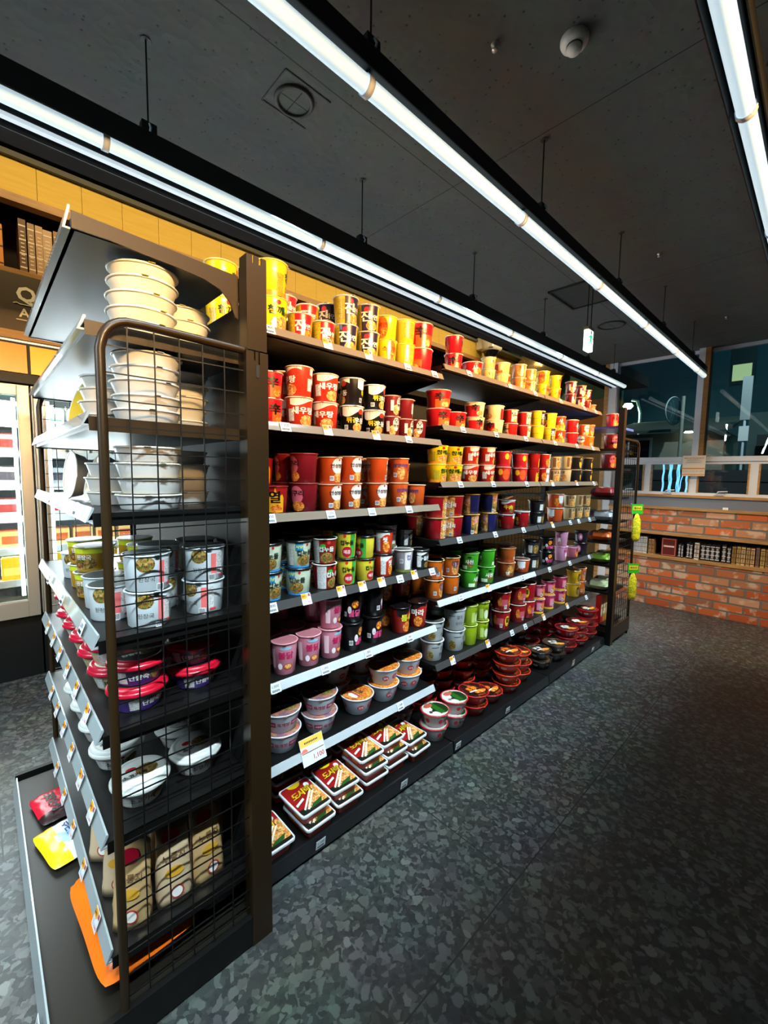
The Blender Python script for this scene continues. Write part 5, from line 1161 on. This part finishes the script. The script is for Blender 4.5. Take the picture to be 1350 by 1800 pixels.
standing('fluted', .24, 1.62, EZ[4], .1, 'farthest along the rail', S4, .1); standing('fluted', .275, 1.45, EZ[4], .3, 'middle along the rail', S4, .1); standing('fluted', .38, 1.50, EZ[4], .3, 'innermost', S4, .1)
# soup cups
pile('soup', .283, 1.105, EZ[5], 2, 'tallest by guard', S5, .2); pile('soup', .418, 1.12, EZ[5], 2, 'by the post', S5, -.3); pile('soup', .200 + .028, 1.215, EZ[5], 1, 'front left by rail', S5, -.5)
pile('soup', .338, 1.228, EZ[5], 2, 'behind tallest', S5, .6); pile('soup', .235, 1.33, EZ[5], 1, 'second by rail', S5, .1); pile('soup', .443, 1.250, EZ[5], 2, 'behind post pair', S5, .4)
pile('miso', .235, 1.46, EZ[5], 2, 'pair by rail', S5, -.5); pile('miso', .36, 1.40, EZ[5], 2, 'inner pair', S5, -.4); pile('miso', .24, 1.60, EZ[5], 2, 'third pair by rail', S5, -.3); pile('miso', .36, 1.55, EZ[5], 2, 'rear inner pair', S5, -.3); pile('soup', .24, 1.76, EZ[5], 1, 'farthest by rail', S5, 0)
# porridge bowls
for k, (x, y, n, kd, pos) in enumerate(((.262, 1.145, 2, 'redpor', 'front left pair'), (.405, 1.165, 2, 'redpor', 'front middle pair'), (.25, 1.30, 2, 'redmush', 'second by rail'), (.25, 1.45, 2, 'redmush', 'third by rail'), (.25, 1.60, 2, 'redmush', 'fourth by rail'), (.25, 1.75, 2, 'redmush', 'fifth by rail'), (.25, 1.90, 2, 'redmush', 'farthest by rail'), (.40, 1.34, 2, 'redpor', 'inner pair'), (.40, 1.5, 2, 'redpor', 'far inner pair'))):
    pile(kd, x, y, EZ[6], n, pos, S6, .1, .003)
for k, (x, y, n, pos) in enumerate(((.262, 1.150, 1, 'front left'), (.405, 1.17, 1, 'front middle'), (.41, 1.32, 2, 'inner pair'), (.25, 1.34, 1, 'second by rail'), (.25, 1.50, 1, 'third by rail'), (.25, 1.65, 1, 'fourth by rail'), (.25, 1.80, 1, 'fifth by rail'))):
    pile('whitepor', x, y, EZ[7], n, pos, S7, .1, .003)

# pouches
def pouch(name, label, cat, group, loc, rot, w, l, th, base, patches, dims_wob=.004, seed=0):
    """soft pillow bag lying flat in x (w) and y (l)"""
    rnd = random.Random(seed); nx, ny = 14, 20
    t = thing(name, label, cat, loc, 0, group, rot)
    def zf(u, v, side):
        e = max(0, (1 - abs(u) ** 3.5)) ** .6 * max(0, 1 - abs(v) ** 5) ** .6
        return side * th / 2 * e
    nz = {}
    m = MB()
    for side in (1, -1):
        vs = []
        for j in range(ny + 1):
            for i_ in range(nx + 1):
                u = -1 + 2 * i_ / nx; v = -1 + 2 * j / ny
                edge = i_ in (0, nx) or j in (0, ny)
                wz = 0 if edge else dims_wob * (math.sin(u * 7 + seed) * math.cos(v * 9 + seed * 2) + .6 * math.sin(u * 13 + v * 11 + seed))
                vs.append((u * w / 2 * (1 - .04 * (1 - v * v) - .10 * v ** 6), v * l / 2 * (1 - .05 * u ** 6), max(0.0, th / 2 + zf(u, v, side) + wz * .5 * side)))
        fs = []
        for j in range(ny):
            for i_ in range(nx):
                a = j * (nx + 1) + i_; f = (a, a + 1, a + nx + 2, a + nx + 1); fs.append(f if side > 0 else f[::-1])
        if side > 0:
            groups = {}
            for f in fs:
                cx_ = sum(vs[q][0] for q in f) / 4 / (w / 2); cy_ = sum(vs[q][1] for q in f) / 4 / (l / 2)
                mt = base
                for (kk, x_, y_, a_, b_, c_) in patches:
                    if kk == 'rect' and abs(cx_ - x_) < a_ and abs(cy_ - y_) < b_: mt = c_
                    if kk == 'ell' and ((cx_ - x_) / a_) ** 2 + ((cy_ - y_) / b_) ** 2 < 1: mt = c_
                groups.setdefault(mt, []).append(f)
            for mt, g in groups.items(): m.add(vs, g, mt, True)
        else: m.add(vs, fs, base, True)
    m.obj('bag', t)
    return t, zf, th
SIL = mat((226, 186, 130), .28, .35, .2, name='tan_foil_pouch')
t, zf, th = pouch('yellow_white_bag', 'yellow and white noodle bag lying on the base deck left of the orange bag', 'noodle bag', None, (.160, 1.645, .0708), (0, 0, .2), .15, .20, .030, P_((226, 232, 238)), [('rect', -.62, 0, .4, 1.1, P_((238, 196, 20))), ('ell', .1, .1, .5, .42, P_((150, 180, 214)))], seed=3)
m = MB(); put_text(m, '백합칼국수', lambda a, b: (.012 - b, a, .0325), .030, P_((40, 60, 110)), .03); m.obj('lettering', t)
t, zf, th = pouch('red_bag', 'red and black noodle bag at the far end of the base deck', 'noodle bag', None, (.160, 1.86, .0708), (0, 0, .15), .15, .18, .03, P_((190, 24, 44)), [('rect', .0, -.8, 1.1, .3, P_((40, 24, 26))), ('ell', .4, .2, .25, .3, P_((30, 20, 22)))], seed=5)
m = MB(); put_text(m, 'BARBE', lambda a, b: (-.02 - b, a, .0325), .04, P_((34, 20, 22)), .04); m.obj('lettering', t)
pouch('orange_bag', 'large orange bag lying on the base deck behind the near side guard', 'snack bag', None, (.250, 1.235, .0708), (0, 0, .06), .235, .36, .098, P_((240, 112, 20)), [('ell', -.3, -.3, .2, .14, P_((244, 214, 190))), ('ell', -.35, .3, .15, .1, P_((244, 214, 190)))], .007, seed=8)
pouch('white_pack', 'white and silver pack lying on top behind the orange bag', 'snack bag', None, (.436, 1.24, .0708), (0, 0, .0), .10, .30, .06, P_((206, 214, 220)), [('rect', 0, -.3, .6, .1, P_((150, 40, 60)))], .005, seed=9)
pouch('teal_pack', 'dark teal pack leaning on the base deck close to the post', 'snack bag', None, (.37, 1.56, .0708), (0, 0, .1), .17, .2, .05, P_((24, 70, 66)), [('rect', 0, .2, .7, .2, P_((190, 214, 210)))], .005, seed=10)
def gusset(x, y, z, rz, label, seed, h=.20, w=.085, d=.060, top=None):
    rnd = random.Random(seed)
    t = thing('foil_pouch', label, 'food pouch', (x, y, z), rz, 'tan foil pouches on the near end unit')
    b = MB(); A = SIL if seed % 2 == 0 else mat((214, 186, 150), .35, .15, .2, name='beige_pouch')
    N = 9; rows_ = []
    for k in range(N + 1):
        s = k / N; zz = h * s; ww = w / 2 * (1 - .10 * s); dd = d / 2 * (1 - s) ** .55 if s < 1 else .0012
        dd = max(dd, .0012); lean = .02 * s * s
        pts = []
        for j in range(12):
            a = 2 * PI * j / 12; ca, sa = math.cos(a), math.sin(a)
            px = ww * (abs(ca) ** .5) * (1 if ca > 0 else -1) + rnd.uniform(-.0015, .0015); py = dd * (abs(sa) ** .6) * (1 if sa > 0 else -1) + rnd.uniform(-.0012, .0012) + lean
            pts.append((px, py, zz + (0 if k == 0 else rnd.uniform(-.001, .001))))
        rows_.append(pts)
    b.add([p for r in rows_ for p in r], [(k * 12 + j, k * 12 + (j + 1) % 12, (k + 1) * 12 + (j + 1) % 12, (k + 1) * 12 + j) for k in range(N) for j in range(12)] + [tuple(range(12))[::-1], tuple(N * 12 + j for j in range(12))], A, True)
    b.obj('bag', t)
    def yv(zz): s = zz / h; return -(d / 2 * (1 - s) ** .55) * 1.03 + .02 * s * s - .0025
    def el(nm, cx, cz, a, bb, mt, off=0):
        g = MB(); g.add([(cx + a * math.cos(2 * PI * k / 18), yv(cz + bb * math.sin(2 * PI * k / 18)) - off, cz + bb * math.sin(2 * PI * k / 18)) for k in range(18)], [tuple(range(18))], mt); g.obj(nm, t)
    el('round_badge', .004, .035, .016, .016, P_((176, 60, 50)), 0); el('badge_face', .004, .035, .0125, .0125, P_((240, 236, 228)), .0005); el('food_picture', 0, .085, .022, .012, P_((214, 160, 50)), 0)
    el('brand_badge', -.004, .165, .022, .016, P_((206, 24, 56)), 0)
    g = MB(); put_text(g, '누룽지', lambda a, b_: (a, yv(.12 + b_) - .0006, .12 + b_), .02, P_((120, 90, 60)), .02); g.obj('lettering', t)
gz = EZ[8] + .0008
for k, (x, y, rz, l) in enumerate(((.225, 1.105, -.5, 'tan foil pouch nearest the rail corner on the eighth shelf'), (.318, 1.10, -.15, 'tan foil pouch second from the rail corner by the wire guard'), (.405, 1.105, .1, 'tall beige foil pouch beside the wire guard below the round badge'), (.225, 1.22, -.6, 'tan foil pouch behind the corner pouch along the rail'), (.34, 1.22, -.2, 'tan foil pouch in the second row behind the guard'), (.22, 1.36, -.7, 'tan foil pouch farthest along the rail on the eighth shelf'))):
    gusset(x, y, gz, rz, l, k, h=.19)
gusset(.445, 1.20, gz, -.2, 'upright tan foil pouch close to the tall post', 8, h=.2)
gusset(.36, 1.35, gz, .1, 'tan foil pouch innermost on the eighth shelf', 9, h=.2)
# ------------------------------------------------------------------ goods on the far end unit
def fplace(kd, x, y, i, label): place(kd, (x, y, FZ[i] + .0006), -.6, label, 'noodle cups on the far end unit')
fplace('creamred', 3.72, 1.19, 1, 'cream noodle cup on the blue top shelf of far end unit')
fplace('shin', 3.60, 1.20, 1, 'small red noodle cup on far end unit behind the post')
fplace('orwhite', 3.72, 1.20, 2, 'orange noodle bowl under the blue shelf of far end unit')
fplace('neoguri', 3.60, 1.20, 2, 'maroon noodle cup behind the post of far end unit')
fplace('orange', 3.72, 1.21, 3, 'orange noodle bowl inside the guard top of far end unit')
fplace('neoguri', 3.60, 1.21, 3, 'maroon noodle cup on the third shelf of far end unit')
fb = [(4, 'maroon', (130, 26, 30)), (5, 'pale grey', (150, 154, 158)), (5.5, 'grey', (110, 112, 116)), (6, 'orange', (206, 90, 26)), (7, 'green', (110, 150, 40)), (8, 'silver green', (160, 170, 130))]
for n, (i, w_, c) in enumerate(fb):
    ii = int(i); y = 1.24 if i == ii else 1.42
    for k, x in enumerate((3.622, 3.785)):
        pouch('snack_bag', '%s %s snack bag, %s on the %s shelf of far end unit' % (('left', 'right')[k], w_, 'rear row' if i != ii else 'front row', ORD[ii - 1]), 'snack bag', 'snack bags on the far end unit', (x, y, FZ[ii] + .0812 if False else FZ[ii] + .001), (0, 0, .1), .145, .17, .075, P_(c), [('ell', 0, 0, .5, .3, P_((220, 200, 180))), ('rect', 0, .7, 1, .2, P_((60, 40, 50)))], .006, seed=20 + n * 2 + k)
for n, (z1, z0) in enumerate(((1.10, .80), (.66, .32))):
    w2 = ('upper', 'lower')[n]
    t = thing('corn_snack_packet', '%s green and yellow corn packet hanging outside the far wire guard' % w2, 'snack packet', (3.78 + .0 * n, FY - .045, z0), -.75, 'hanging corn packets')
    m = MB(); m.lathe([(.001, 0), (.02, .004), (.034, .03), (.036, .1), (.032, .17), (.014, .215), (.004, .225)], speck_mat('corn_print_%d' % n, [(226, 190, 20), (240, 214, 60), (200, 160, 20), (120, 160, 30)], 90), 20, sy=.45); m.obj('corn_pouch', t)
    m = MB(); m.box(-.045, .045, -.002, .002, .222, .30, P_((50, 160, 40))); m.box(-.036, .036, -.003, -.002, .25, .285, P_((214, 190, 40)))
    put_text(m, '옥수수', lambda a, b: (a, -.0045, .267 + b), .02, P_((40, 60, 20))); m.obj('header_card', t)
    m = MB(); m.tube([(0, .002, .29), (-.03, .04, .30)], .002, STEEL, 6); m.obj('hook', t)
for k in range(6):
    t = thing('snack_stick_pack', '%s slim snack pack from left inside the far guard base' % ORD[k], 'snack pack', (3.575 + .058 * k, 1.20, .1408), 0, 'slim snack packs')
    m = MB(); c = [(206, 40, 36), (226, 120, 40), (230, 180, 60), (180, 40, 90), (214, 60, 30), (236, 150, 120)][k]
    m.box(-.025, .025, -.02, .02, 0, .22, P_(c)); m.box(-.018, .018, -.0208, -.02, .05, .16, P_((236, 220, 170))); m.obj('pack', t, bevel=.004)
